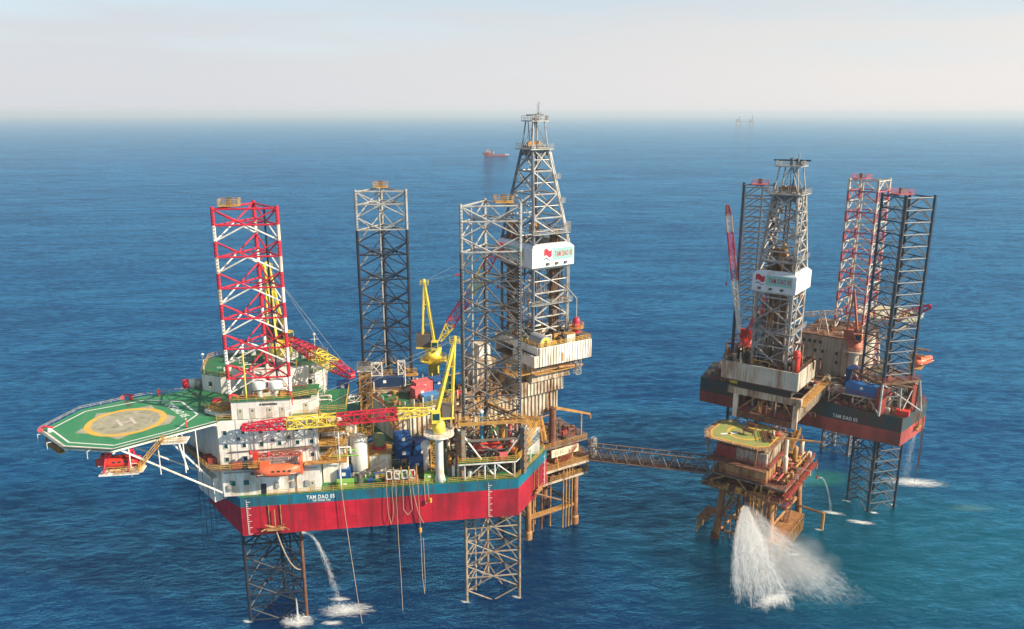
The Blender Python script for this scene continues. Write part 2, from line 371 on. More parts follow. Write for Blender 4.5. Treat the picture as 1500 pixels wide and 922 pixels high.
def draft_marks(F, p, d, z0, z1, par):
    b = MB(); d = Vector(d).normalized(); k = int((z1 - z0) / .45)
    for i in range(k):
        w = .75 if i % 3 == 0 else .3
        for q in range(1):
            o = Vector((*p, z0 + i * .45)); b.tube(o, o + d * w, .045, 4)
    b.tube((*p, z0), (*p, z1), .04, 4); b.build('draft_marks', markwhite, F, par)
draft_marks(A, (1.1, -.05), (1, 0, 0), 21.3, 28.6, hull); draft_marks(A, (47.6, -.05), (1, 0, 0), 21.3, 28.7, hull)
draft_marks(A, (61.3, 11.7), (-.55, -.84, 0), 21.5, 28.8, hull)
mb().rail([(15.5, .3, 29), (36.6, .3, 29)]).build('railing', railyellow, A, hull)
mb().rail([(39.6, .3, 29), (53.3, .3, 29), (61.5, 12.8, 29), (55, 27, 29)]).build('railing', railyellow, A, hull)
mb().rail([(20.2, 54.6, 29), (42.5, 53.6, 29), (50, 37, 29)]).build('railing', railyellow, A, hull)
# fender strips on the chamfer
d_ = Vector((61.9 - 53.6, 12.8, 0)).normalized(); nn = Vector((d_.y, -d_.x, 0))
for z in (23.2, 25.2):
    p = Vector((53.9, .5, z)) + nn * .04; tube('rubbing_strake', p, p + d_ * 14, .07, hull_red, hull, A, 4)
# stowed anchors with racks and chain
def anchor(F, c, out, label, mat):
    t = thing('anchor', label, 'anchor', F, c); c = Vector(c); o = Vector(out).normalized(); s = Vector((-o.y, o.x, 0)); up = Vector((0, 0, 1))
    mb().tube(c + o * .5 + up * .3, c + o * .5 + up * 4.2, .16, 6).build('shank', mat, F, t)
    b = MB()
    for q in (-1, 1):
        b.tube(c + o * .5 + up * .3, c + o * .9 + s * 1.9 * q + up * 1.3, .34, 5, .1); b.tube(c + o * .3 + up * .3 + s * 1.5 * q, c + o * 1.1 + s * 2.6 * q + up * .1, .16, 5)
    b.tube(c + o * .5 + up * .2 - s * 1.6, c + o * .5 + up * .2 + s * 1.6, .3, 6); b.build('flukes', mat, F, t)
    b = MB()
    for q in (-1, 1): b.tube(c + s * 1.1 * q + up * .2, c + o * .1 + s * 1.1 * q + up * 5, .1, 5); b.tube(c + s * 1.1 * q, c + o * .9 + s * 1.5 * q, .12, 5)
    b.tube(c + s * -1.6 + o * .8, c + s * 1.6 + o * .8, .13, 5); b.build('rack', mat, F, t)
    return t
anchor(A, (6.2, -.1, 22.2), (0, -1, 0), 'rusty anchor racked on the crimson hull side below the orange lifeboat', rust)
anchor(A, (58.6, 7.6, 22.2), (.84, -.54, 0), 'rusty anchor hanging on the sunlit crimson end of the nearer hull', rust)
b = mb(); pts = [Vector((6.2 + 4.2 * t, -.5 - .4 * t, 22.3 - 9.0 * (1 - (1 - t) ** 2.2))) for t in [i / 24 for i in range(25)]]
b.path(pts, .11, 5); tag(b.build('mooring_chain', hose, A), 'tan mooring rope curving down from the anchor under the lifeboat', 'rope')

# ------------------------------------------------------------------ jack-up legs
def leg_platform(F, c, w, par, mat=railyellow):
    x, y, z = c; mb().box((x - w / 2, y - w / 2, z), (x + w / 2, y + w / 2, z + .12)).build('platform', mat, F, par)
    mb().rail([(x - w / 2, y - w / 2, z + .1), (x + w / 2, y - w / 2, z + .1), (x + w / 2, y + w / 2, z + .1), (x - w / 2, y + w / 2, z + .1)], close=True, step=1.2).build('platform_railing', mat, F, par)
    mb().box((x - .5, y - .4, z + .12), (x + .5, y + .4, z + 1.5)).build('beacon_box', dgrey, F, par)
def tri_leg(label, x0, y0, s, ztop, pitch, zgap, colour, zbase=-6, pipe=None, plat=(.3, .15)):
    """three chords; X braces with a horizontal through every crossing"""
    t = thing('lattice_leg', label, 'rig leg', A, (x0 + s / 2, y0 + s * .29, zbase), 'legs of the nearer rig')  # a leg of the rig itself, not a separate tower
    ch = [Vector((x0, y0, 0)), Vector((x0 + s, y0, 0)), Vector((x0 + s / 2, y0 + s * .866, 0))]
    Z = lambda v, z: Vector((v.x, v.y, z))
    z = ztop - .5; k = 0
    while z > zbase:
        zt, zm, zb = z, z - pitch / 2, z - pitch
        if not (zt < zgap[1] + .5 and zb > zgap[0] - .5):
            for zz0, zz1, half in ((zm, zt, 0), (zb, zm, 1)):
                if zz1 < zgap[1] and zz0 > zgap[0]: continue
                for i in range(3):
                    m = colour('chord', k, half, i)
                    lo = zz0 if zz1 > zgap[0] or zz0 > zgap[0] else zz0
                    tube('chord', Z(ch[i], lo), Z(ch[i], zz1 + (.5 if k == 0 and half == 0 else 0)), .34, m, t, A, 8)
                for i in range(3):
                    a, c = ch[i], ch[(i + 1) % 3]; mid = Z((a + c) / 2, zm); m = colour('brace', k, half, i)
                    ze = zt if half == 0 else zb
                    tube('brace', Z(a, ze), mid, .15, m, t, A); tube('brace', Z(c, ze), mid, .15, m, t, A)
                    if half == 0:
                        tube('cross_tube', Z(a, zm), Z(c, zm), .18, colour('cross', k, 0, i), t, A)
                        c2 = ch[(i + 2) % 3]; tube('span_tube', mid, Z((c + c2) / 2, zm), .1, colour('cross', k, 0, i), t, A, 5)
            if k == 0:
                for i in range(3): tube('cross_tube', Z(ch[i], zt), Z(ch[(i + 1) % 3], zt), .19, colour('cross', k, 0, i), t, A)
        z -= pitch; k += 1
    cen = Vector((x0 + s / 2, y0 + s * .29, 0))
    for i in range(3):
        b = MB(); d = (ch[i] - cen).normalized(); sd_ = Vector((-d.y, d.x, 0)); zz = zgap[1] + 1
        while zz < ztop - .3:
            for q in (-1, 1):
                p = Z(ch[i], zz) + sd_ * q * .36; b.tube(p, p + sd_ * q * .2, .13, 4, .07)
            zz += .62
        b.build('rack_teeth', colour('teeth', 0, 0, i), A, t, kind='stuff')
    if pipe: tube('water_pipe', Vector(pipe + (zbase,)), Vector(pipe + (ztop - .6,)), .2, colour('pipe', 0, 0, 0), t, A, 8)
    leg_platform(A, (x0 + s * plat[0], y0 + s * plat[1], ztop), 3.4, t)
    return t
bowgap, midgap = (21, 47), (21, 29)
def c_bow(kind, k, half, i):
    if kind == 'teeth': return dred
    if kind == 'pipe': return navy
    if k > 8: return navy if not (kind == 'chord' and i == 1) else drust
    return red if (half == 0 or kind == 'cross') else white
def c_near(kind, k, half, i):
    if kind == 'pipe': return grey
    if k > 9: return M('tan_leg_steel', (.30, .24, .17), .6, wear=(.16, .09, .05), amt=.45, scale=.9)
    if k > 1 and (kind in ('chord', 'teeth') or (kind in ('brace', 'cross') and i == 0)): return M('shaded_navy_steel', (.05, .055, .065), .5, wear=(.12, .10, .08), amt=.45, scale=.9)  # near-face braces darkened: their shade is put into the colour; chords navy
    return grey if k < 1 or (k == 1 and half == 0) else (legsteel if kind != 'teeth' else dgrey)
def c_back(kind, k, half, i):
    if k < 1 or (k == 1 and half == 0): return grey if kind != 'teeth' else navy
    return legsteel if (kind == 'brace' and i == 2 and half == 1) else navy  # paler colour on one rear face's braces stands in for sunlight
bow_leg = tri_leg('red and white banded lattice leg rising through the white living quarters', -.8, 3.3, 11.1, 83.9, 5.75, bowgap, c_bow, pipe=(7.6, 6.5), plat=(.25, .12))
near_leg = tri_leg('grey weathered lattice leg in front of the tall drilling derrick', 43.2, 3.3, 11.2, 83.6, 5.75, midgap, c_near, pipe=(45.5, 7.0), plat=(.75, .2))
back_leg = tri_leg('dark navy lattice leg with pale top standing between two yellow cranes', 22.6, 37.8, 11.2, 83.3, 5.75, midgap, c_back, pipe=(27.6, 45.5), plat=(.5, .5))
# jacking frames round the two aft legs
def jack_frame(label, x0, y0, s, ztop, mat):
    t = thing('jacking_frame', label, 'jacking frame', A, (x0 + s / 2, y0 + s * .3, 29), 'jacking frames on the nearer deck')
    ch = [Vector((x0, y0, 0)), Vector((x0 + s, y0, 0)), Vector((x0 + s / 2, y0 + s * .866, 0))]; cen = (ch[0] + ch[1] + ch[2]) / 3
    o = [cen + (c - cen) * 1.22 for c in ch]
    for i in range(3):
        a, c = o[i], o[(i + 1) % 3]; V = lambda p, z: Vector((p.x, p.y, z))
        b = MB(); d = (ch[i] - cen).normalized(); sd_ = Vector((-d.y, d.x, 0)); p = ch[i] + d * .8
        q = [p - sd_ * .9 - d * .4, p + sd_ * .9 - d * .4, p + sd_ * .9 + d * .5, p - sd_ * .9 + d * .5]
        b.prism([(v.x, v.y) for v in q][::-1], 29, ztop - 1.2); b.build('jack_case', mat, A, t)
        b = MB()
        for z in range(6):
            pp = V(p + d * .5, 30.5 + z * 1.45); b.tube(pp - sd_ * 1.15, pp + sd_ * 1.15, .26, 8)
        b.build('jack_motors', brownsteel, A, t, kind='stuff')
        tube('ring_beam', V(a, ztop), V(c, ztop), .42, rustyellow, t, A, 4)
        tube('ring_beam', V(a, ztop - 3.6), V(c, ztop - 3.6), .28, mat, t, A, 4)
        m = (a + c) / 2
        tube('stay', V(m, 29.2), V(a, ztop - 1), .18, white, t, A); tube('stay', V(m, 29.2), V(c, ztop - 1), .18, white, t, A)
    mb().rail([(p.x, p.y, ztop + .4) for p in o], close=True).build('railing', railyellow, A, t)
    return t
jack_frame('jacking frame with yellow ring beam round the grey leg by the derrick', 43.2, 3.3, 11.2, 40.3, legsteel)
jack_frame('jacking frame at the foot of the dark navy leg', 22.6, 37.8, 11.2, 39.5, dgrey)

# ------------------------------------------------------------------ living quarters
q = thing('living_quarters', 'white multi-storey living quarters with small windows below the banded leg', 'living quarters', A, (6, 8, 29))
Z1, Z2, Z3 = 35.2, 44.2, 47.8
LP_ = [(-3.0, 1.0), (15.0, 1.0), (15.0, 20), (-8, 20), (-9.5, 10)]
mb().prism(LP_, 29, Z1).build('lower_storey', white, A, q)
UP_ = [(-3.3, 1.6), (15.0, 1.6), (15.2, 26), (-10.5, 26), (-11.5, 13)]
mb().prism(UP_, Z1 + .02, Z2).build('upper_storeys', white, A, q)
mb().add([(*p, Z2 + .03) for p in UP_], [tuple(range(5))]).build('roof_deck', green, A, q)
mb().box((-.4, 1.75, Z2 + .05), (10.4, 3.0, Z3)).box((-.4, 3.0, Z2 + .05), (.6, 9, Z3)).box((9.2, 3.0, Z2 + .05), (10.4, 9, Z3)).build('top_storey', white, A, q)
mb().box((10.4, 3.2, Z2 + .05), (15, 8, Z3 - .9)).build('annex', white, A, q)
mb().box((-.6, 1.5, Z3), (10.6, 3.1, Z3 + .14)).box((-.6, 3.1, Z3), (.7, 9.2, Z3 + .14)).box((9.1, 3.1, Z3), (15.2, 9.2, Z3 + .14)).build('top_roof', green, A, q)
text('wall_lettering', '\u25cf VIETSOVPETRO', A, (4.8, 1.7, Z3 - 1.0), (1, 0, 0), (0, 0, 1), 3.2, .42, navy, q)
# house behind the leg with a green roof
BH = [(-9.5, 19.5), (-5.2, 16.8), (13.2, 16.8), (15.2, 19.5), (15.2, 31), (11, 35), (-5.5, 35), (-10.3, 30)]
mb().prism(BH, Z2 + .05, Z2 + 3.6).build('aft_house', white, A, q)
mb().add([(p[0] * 1.02, p[1] * 1.0, Z2 + 3.63) for p in BH], [tuple(range(8))]).build('aft_house_roof', green, A, q)
mb().rail([(*p, Z2 + 3.6) for p in BH], close=True).build('roof_railing', railyellow, A, q)
mb().prism([(-3, 16.9), (1.5, 14), (8, 14), (12.5, 16.9)], Z2 + .05, Z2 + 5.2).build('leg_fairing', white, A, q)
def window(x, y, z, w, h, par, F=A, mat=glass, frame=white, side=-1):
    f = mb().box((x - w / 2 - .12, y + side * .1, z - .12), (x + w / 2 + .12, y, z + h + .12)).build('window', frame, F, par)
    mb().box((x - w / 2, y + side * .13, z), (x + w / 2, y + side * .1, z + h)).build('pane', mat, F, f)
for zz in (36.0, 38.7, 41.4):
    for xx in (-1.9, 1.4, 4.6, 7.9, 11.2, 13.8):
        if zz < 36.5 and 3 < xx < 13: continue
        window(xx, 1.6, zz, .62, .8, q)
for xx in (-1.2, 1.3): window(xx, 1.0, 31.2, 1.0, 1.0, q, mat=M('green_glass', (.01, .11, .10), .2))
def door(x, y, z, par, F=A, mat=None):
    d = mb().box((x - .5, y - .06, z), (x + .5, y, z + 2.1)).build('door', mat or M('door_cream', (.50, .46, .36), .5), F, par)
    mb().box((x - .13, y - .09, z + 1.4), (x + .13, y - .06, z + 1.75)).build('pane', glass, F, d)
for xx in (1.2, 3.4, 6.5, 8.8): door(xx, 1.75, Z2 + .1, q)
door(4.4, 1.0, 29.1, q, mat=navy); door(16.0 - 2.5, 1.0, 29.1, q); door(13, 3.2, Z2 + .1, q)
for x, z in ((2.2, 33.2), (5.0, 33.4)): mb().box((x, .8, z), (x + 1.1, 1.0, z + .5)).build('vent_box', dgrey, A, q)
# windowed right end and bow house windows
for xx in (-7.5, -2, 12.5): window(xx, 16.8 if xx > -5 else 18.2, Z2 + 1.3, .9, 1.0, q)
# walkways and railings
mb().prism([(-4.6, -.9), (4.2, -.9), (4.2, 1.6), (-3.3, 1.6), (-11.7, 13), (-12.9, 11.5)], Z1 - .1, Z1 + .12).build('walkway', dgrey, A, q)
mb().rail([(4.2, -.8, Z1 + .1), (-4.5, -.8, Z1 + .1), (-12.8, 11.5, Z1 + .1)]).build('walkway_railing', railyellow, A, q)
mb().box((12.4, -.6, Z1), (20.3, 1.0, Z1 + .15)).box((15.05, 1.0, Z1), (20.3, 5, Z1 + .15)).box((15.05, .4, 38.4), (20.3, 5, 38.55)).box((15.25, .4, 41.2), (20.3, 5, 41.35)).build('stair_landing', rustyellow, A, q)
for zz in (Z1 + .15, 38.55, 41.35):
    mb().rail([(15.3, .5, zz), (20.2, .5, zz), (20.2, 5, zz)], step=1.5).build('landing_railing', railyellow, A, q)
mb().stairs((16.0, 1.4, Z1 + .1), (19.5, 1.4, 38.5), .9, (0, 1, 0)).build('stair', railyellow, A, q)
mb().stairs((19.5, 2.6, 38.5), (16.0, 2.6, 41.2), .9, (0, 1, 0)).build('stair', white, A, q)
mb().stairs((15.6, 1.0, 44.0), (19.8, 1.0, 41.3), .9, (0, 1, 0)).build('stair', railyellow, A, q)
for x, y in ((18.9, .7), (20.1, 5)): tube('post', (x, y, 29), (x, y, 44), .17, white, q, A)
mb().box((15.3, 4.2, 29), (20, 9, 34.8)).box((15.3, 5.2, 34.8), (19.2, 9, 40.8)).build('stair_house', white, A, q)
mb().box((15.3, 3.5, 43.95), (20.5, 16, 44.25)).build('side_deck', green, A, q)
mb().rail([(15.3, 3.6, 44.25), (20.4, 3.6, 44.25), (20.4, 16, 44.25)]).build('side_deck_railing', railyellow, A, q)
mb().rail([(10.5, 1.5, Z2 + .05), (15.1, 1.7, Z2 + .05), (15.1, 3.4, Z2 + .05)]).rail([(-.5, 1.55, Z3 + .1), (10.6, 1.55, Z3 + .1), (15.1, 3.2, Z3 + .1)], step=1.5).rail([(-3.2, 1.7, Z2 + .05), (-.5, 1.7, Z2 + .05)]).build('roof_edge_railing', railyellow, A, q)
mb().rail([(5, .1, 29), (15.2, .1, 29)]).build('deck_edge_railing', railyellow, A, q)
# sponson under the walkway on the bow side
mb().prism([(-5, 2), (-2.5, 4), (-7, 11), (-9.6, 9)], 27.5, 32.4).build('sponson', white, A, q)
for i in range(5): mb().box((4.6 + i * 1.9, .3, 41 - .35 * i), (4.75 + i * 1.9, 1.6, 41.1 - .35 * i)).build('pipe_bracket', grey, A, q)
for z, x0, x1 in ((37.9, -1.5, 13.8), (37.6, 6, 14.2)): tube('wall_pipe', (x0, 1.35, z), (x1, 1.35, z + .35), .09, dgrey if z > 37.7 else rust, q, A)
for x in (-3.2, .1, 3.2, 6.3, 9.5, 12.6): mb().box((x, 1.55, Z1 + .1), (x + .07, 1.62, Z2 - .05)).build('wall_seam', grey, A, q)
for x, z0_, z1_ in ((10.2, Z1, 43.6), (2.9, 38, Z2)): mb().tube((x, 1.4, z0_), (x, 1.4, z1_), .05, 4).tube((x + .5, 1.4, z0_), (x + .5, 1.4, z1_), .05, 4).build('wall_ladder', grey, A, q)
for x, z in ((5.9, 42.6), (9.4, 40.0), (12.4, 37.4), (.2, 40.2), (6.4, 39.6)): mb().box((x, 1.3, z), (x + .6, 1.58, z + .5)).build('wall_box', (dgrey, grey, dred)[int(x) % 3], A, q)
for x in (-2.2, 6.6, 9.6, 12.2): mb().box((x, .7, 30.2), (x + .7, .98, 31.4)).build('wall_box', grey, A, q)
tube('wall_pipe', (-2.6, .85, 33.9), (14.6, .85, 33.9), .1, grey, q, A); tube('wall_pipe', (10.6, .85, 29.2), (10.6, .85, 34.9), .12, rustyellow, q, A); tube('wall_pipe', (14.4, 1.3, 35.3), (14.4, 1.3, 43.8), .14, grey, q, A)
mb().path([(9, 1.3, 38.1), (9.8, 1.3, 40), (13.2, 1.3, 40.4), (13.4, 1.3, 44)], .05, 4).build('cable', grey, A, q)

for i, (x, y) in enumerate(((4.6, 4.2), (7.6, 4.0))):
    t = thing('radar_dome', ('left' if i == 0 else 'right') + ' of the two white radar domes above the quarters', 'radar dome', A, (x, y, Z3 - .2), 'radar domes on the quarters roof')
    mb().lathe((x, y, Z3 + 1.6), [(.1, 0), (1.3, .02), (1.35, .15), (1.35, 1.35), (1.25, 1.5), (.7, 1.6), (.05, 1.62)], 20).build('dome', markwhite, A, t, smooth=True)
    mb().lathe((x, y, Z3 - .3), [(.55, 0), (.55, 1.6), (.9, 1.9)], 12).build('pedestal', white, A, t)
for i, (x, y, h, mt) in enumerate(((2.4, 2.4, 9, 'yellow'), (-1.8, 24, 3.5, ''), (-6.5, 30.5, 4.5, ''), (12.4, 31, 4, ''), (-9, 20, 3.6, ''))):
    zb = Z3 + .1 if i == 0 else Z2 + 3.6
    t = thing('mast', ('tall yellow mast rising in front of the banded leg', 'short white mast on the green roof behind the banded leg', 'white mast with lamp at the far edge of the green roof', 'white lamp post at the right far corner of the green roof', 'white mast at the left corner of the green roof')[i], 'mast', A, (x, y, zb))
    tube('pole', (x, y, zb), (x, y, zb + h), .15 if i == 0 else .1, yellow if i == 0 else white, t, A)
    mb().lathe((x, y, zb + h), [(.08, 0), (.3, .1), (.3, .5), (.1, .7)], 8).build('lamp', white, A, t)
    tube('yard', (x - .8, y, zb + h * .8), (x + .8, y, zb + h * .8), .06, white, t, A)
# red and white gear beside the leg on the roof deck
t = thing('leg_well_guide', 'white guide platform with red winch at the foot of the banded leg', 'guide platform', A, (-4.6, 3, Z2))
mb().prism([(-6.2, 6), (-2.6, 3), (-.6, 4.2), (-.9, 7), (-4.6, 9)], Z2 + .1, Z2 + .8).build('base', white, A, t)
mb().prism([(-5.2, 6.3), (-2.6, 4), (-1.4, 4.8), (-1.6, 6.5), (-4, 7.9)], Z2 + .8, Z2 + 1.9).build('coaming', rustyellow, A, t)
mb().box((-5.0, 7.2, Z2 + .8), (-3.4, 8.4, Z2 + 2.2)).build('winch', red, A, t)
mb().rail([(-6.1, 6, Z2 + .8), (-2.6, 3.1, Z2 + .8), (-.7, 4.3, Z2 + .8)], step=1.2).build('railing', railyellow, A, t)
t = thing('liferaft_canister', 'grey canister rack with red drum on the green roof left of the leg', 'liferaft', A, (-12.6, 22, Z2))
for k in range(3): mb().lathe((-13.3 + k * 1.3, 21.6, Z2 + .1), [(.3, 0), (.75, .1), (.75, 1.7), (.3, 1.8)], 10).build('canister', (red, white, grey)[k], A, t, smooth=True)
mb().box((-14.3, 20.9, Z2 - .1), (-9.9, 22.5, Z2 + .1)).build('cradle', grey, A, t)

# ------------------------------------------------------------------ helideck
HZ = Z2
h = thing('helideck', 'green octagonal helideck with yellow ring and white H on the left', 'helideck', A, (-20, 6, HZ - 3))
HV = [(-33.7, 2.1), (-26.8, -6.2), (-18.1, -8.7), (-3.3, 1.55), (-11.6, 13.1), (-10.6, 22), (-13.6, 19.7), (-21.2, 17.5), (-30.4, 11.8)]
mb().prism(HV, HZ - .45, HZ).build('deck_plate', heligreen, A, h)
def ring_pts(c, r, n=48): return [(c[0] + r * math.cos(2 * math.pi * i / n), c[1] + r * math.sin(2 * math.pi * i / n)) for i in range(n)]
def sheet(pts, z): return MB().add([(*p, z) for p in pts], [tuple(range(len(pts)))])
def ring(c, r0, r1, z, n=56):
    a, b_ = ring_pts(c, r0, n), ring_pts(c, r1, n)
    return MB().add([(*p, z) for p in a + b_], [(i, (i + 1) % n, n + (i + 1) % n, n + i) for i in range(n)])
HC = (-19.8, 3.9)
patch = [(HC[0] + (8.6 if k % 3 == 0 else 6.6) * math.cos(R(22.5 * k + 8)), HC[1] + (8.6 if k % 3 == 0 else 6.6) * math.sin(R(22.5 * k + 8))) for k in range(16)]
sheet(patch, HZ + .006).build('landing_net', sand, A, h)
ring(HC, 5.9, 7.0, HZ + .012).build('touchdown_ring', markyellow, A, h)
def strip(pts, w, z, close=False):
    b = MB(); pts = [Vector((*p, z)) for p in pts]
    if close: pts.append(pts[0])
    for a, c in zip(pts, pts[1:]):
        d = (c - a).normalized(); s_ = Vector((-d.y, d.x, 0)) * w / 2; b.add([a - s_, c - s_, c + s_, a + s_], [(0, 1, 2, 3)])
    return b
rs = random.Random(5); b = MB()
for k in range(34):
    a_ = rs.random() * 6.28; r_ = 5.4 * rs.random() ** .5; x_, y_ = HC[0] + r_ * math.cos(a_), HC[1] + r_ * math.sin(a_); w_, h_ = rs.uniform(.1, .7), rs.uniform(.06, .2); an = rs.uniform(-.6, .6)
    q_ = [Vector((x_, y_, HZ + .015)) + Vector((math.cos(an) * u_ * w_ - math.sin(an) * v_ * h_, math.sin(an) * u_ * w_ + math.cos(an) * v_ * h_, 0)) for u_, v_ in ((-1, -1), (1, -.7), (.8, 1), (-.9, .8))]; b.add([p[:] for p in q_], [(0, 1, 2, 3)])
b.build('scuff_marks', M('scuff', (.17, .19, .12), .8), A, h, kind='stuff')
hx, hy = Vector((.79, .30, 0)).normalized(), Vector((.52, -.85, 0)).normalized()
hc = Vector((*HC, 0)) ; P = lambda a, c: tuple((hc + hx * a + hy * c)[:2])
b = strip([P(-1.15, -1.9), P(-1.15, 1.9)], .55, HZ + .018); b2 = strip([P(1.15, -1.9), P(1.15, 1.9)], .55, HZ + .018); b3 = strip([P(-.87, 0), P(.87, 0)], .5, HZ + .018)
b.add(b2.v, b2.f).add(b3.v, b3.f).build('letter_h', M('faded_marking', (.62, .52, .45), .6), A, h)
BD = [(-32.2, 2.2), (-26.6, -4.7), (-18.4, -7.2), (-9.6, -1.4), (-7.5, 5.8), (-12.3, 13.4), (-19.4, 15.4), (-29.2, 10.6)]
strip(BD, .32, HZ + .012, True).build('edge_line', markwhite, A, h)
text('deck_lettering', 'TAMDAO 05', A, (-15.3, 12.2, HZ + .01), (5.5, -8.1, 0), (8.1, 5.5, 0), 9.4, 1.5, markwhite, h, ext=.004)
for k in range(5): strip([(-29 + k * 4.0, 11.2 + k * .8), (-25.5 + k * 4.0, -5.0 - k * .2)], .07, HZ + .004).build('plate_joint', M('joint_green', (.12, .3, .14), .6), A, h)
strip([(-23.4, 15.6), (-21.7, 12.0)], .7, HZ + .008).build('drain_strip', dgrey, A, h)
# perimeter gutter, safety net and stanchions
OUT = HV[:4]; FAR = HV[6:] + HV[:1]
def offs(pts, c, k): return [(c[0] + (p[0] - c[0]) * k, c[1] + (p[1] - c[1]) * k) for p in pts]
b = strip(OUT, .34, HZ + .03); b.build('gutter', white, A, h)
fsc = mb(); ot = offs(OUT, HC, 1.0); oo = offs(OUT, HC, 1.055)
fsc.add([(*p, HZ - .05) for p in ot] + [(*p, HZ + .1) for p in oo], [(i + 4, i + 5, i + 1, i) for i in range(3)]); fsc.build('safety_net', M('net_grey', (.16, .19, .15), .8), A, h)
mb().rail([(*p, HZ - .05) for p in offs(FAR, HC, 1.03)], h=.6, rows=2, r=.05).build('perimeter_railing', grey, A, h)
b = mb(); b.path([(*p, HZ - .55) for p in OUT], .17, 6); b.build('edge_beam', white, A, h)
b = mb()
for p in HV[:4]: b.tube((HC[0], HC[1], HZ - .8), (*p, HZ - .8), .25, 5)
b.tube((-30, 6, HZ - .8), (-5, 9, HZ - .8), .3, 5).tube((-21, -7, HZ - .8), (-21, 16, HZ - .8), .3, 5); b.build('under_beams', white, A, h)
for a, c in (((-17.5, -7.6, HZ - .7), (-3.2, 1.4, 29.6)), ((-11, -3.2, HZ - .7), (-5.4, 2, 32.4)), ((-29, 5, HZ - .7), (-9, 9, 31)), ((-21, 14, HZ - .7), (-10, 16, 33)), ((-9.5, -2.4, HZ - .7), (-8.4, -1.4, 36.2))): tube('support_strut', a, c, .18, white, h, A, 8)
for x in (-17.2, -13.2, -9.6, -7.6): tube('hanger', (x + 1, -7.0 + (x + 17.2) * .68, HZ - .6), (x + 1, -7.0 + (x + 17.2) * .68, 38.0 - .3 * (x + 17)), .1, white, h, A)
for i, (x, y) in enumerate(((-33.6, 3.2), (-32.6, .6), (-29.6, -3.2), (-22, -7.8))):
    o = Vector((x, y, HZ - .2)) - Vector((HC[0], HC[1], HZ - .2)); o.normalize()
    mb().tube((x, y, HZ - .2), Vector((x, y, HZ - .2)) + o * 1.2, .06, 4).tube(Vector((x, y, HZ - .2)) + o * 1.2, Vector((x, y, HZ - 1.5)) + o * 1.2, .05, 4).build('perimeter_light', white, A, h)
mb().prism([(-33, 1.2), (-29, -3.6), (-28, -2.6), (-32, 2.2)], HZ - 2.6, HZ - 2.4).rail([(-33, 1.2, HZ - 2.4), (-29, -3.6, HZ - 2.4)], step=1).tube((-32.8, 1.4, HZ - 2.5), (-32.8, 1.4, HZ), .12, 5).tube((-29, -3.2, HZ - 2.5), (-29, -3.2, HZ), .12, 5).build('access_platform', rustyellow, A, h)
for lab, x, y in (('foam monitor with hose reel at the near end of the helideck', -31.9, .9), ('red foam monitor at the far edge of the helideck', -22.6, 16.2)):
    t = thing('foam_monitor', lab, 'fire monitor', A, (x, y, HZ)); mb().lathe((x, y, HZ), [(.4, 0), (.35, .5), (.2, .9)], 8).build('base', white if x < -30 else red, A, t)
    mb().tube((x - .9, y - .2, HZ + 1.2), (x + .7, y, HZ + .8), .18, 6).build('barrel', red, A, t); mb().tube((x - 1.5, y - .3, HZ + .5), (x - 1.5, y + .5, HZ + .5), .45, 10).build('hose_reel', pinkred, A, t)
# stair and platform under the near edge
t = thing('access_stair', 'yellow railed stair under the near edge of the helideck', 'stair', A, (-13, -1.5, HZ - 6))
mb().stairs((-15.0, -6.2, 39.2), (-11.0, -4.6, HZ - .6), .9, (0, 1, 0)).build('flight', railyellow, A, t)
mb().box((-20.0, -7.6, 39), (-14.2, -5.0, 39.15)).build('lower_landing', white, A, t); mb().box((-11.2, -5.6, HZ - 1.1), (-7.0, -2.6, HZ - .95)).build('upper_landing', white, A, t)
mb().rail([(-20.0, -7.5, 39.1), (-14.2, -7.5, 39.1)], step=1.2).build('railing', railyellow, A, t); mb().rail([(-11.2, -5.5, HZ - .95), (-7.0, -5.4, HZ - .95)], step=1.2).build('railing', railyellow, A, t)

def lifeboat(F, c, L, heading, label, mat, cat='lifeboat', davit=None):
    """enclosed lifeboat: double-ended hull, canopy, steering cupola, windows"""
    t = thing('lifeboat', label, cat, F, c)
    FM = Frame((0, 0), 0); FM.M = F.M @ Matrix.Translation(c) @ Matrix.Rotation(R(heading), 4, 'Z')
    n = 14; m = 10; vs_ = []
    for i in range(n + 1):
        t_ = i / n * 2 - 1; w = L * .17 * (1 - abs(t_) ** 3.2) + .02; top = L * .17 * (1 - .35 * abs(t_) ** 3); keel = -L * .10 + L * .05 * abs(t_) ** 2.5
        for k in range(m):
            a = 2 * math.pi * k / m; s_, c_ = math.sin(a), math.cos(a)
            z = c_ * (top if c_ > 0 else -keel) ; vs_.append((t_ * L / 2, w * (abs(s_) ** .75) * (1 if s_ >= 0 else -1), z + L * .11))
    fs = [(i * m + k, i * m + (k + 1) % m, (i + 1) * m + (k + 1) % m, (i + 1) * m + k) for i in range(n) for k in range(m)]
    fs += [tuple(range(m - 1, -1, -1)), tuple(range(n * m, n * m + m))]
    b = MB().add(vs_, fs); b.f = [f[::-1] for f in b.f]; b.build('boat_hull', mat, FM, t, o=(0, 0, 0), smooth=True)
    mb().prism([(-L * .36, -L * .09), (-L * .16, -L * .09), (-L * .16, L * .09), (-L * .36, L * .09)], L * .22, L * .34).build('cupola', mat, FM, t)
    for s_ in (-1, 1):
        for k in range(4): mb().box((-.1 * L + k * L * .12, s_ * L * .165 - .03, L * .16), (-.1 * L + k * L * .12 + L * .06, s_ * L * .165 + .03, L * .2)).build('window', glass, FM, t)
        mb().tube((-L * .42, s_ * L * .13, L * .1), (L * .42, s_ * L * .13, L * .1), .07, 5).build('grab_line', white, FM, t)
    return t
lifeboat(A, (7.6, -1.7, 33.9), 8.4, 0, 'orange enclosed lifeboat hung below the crane boom on the quarters', orange)
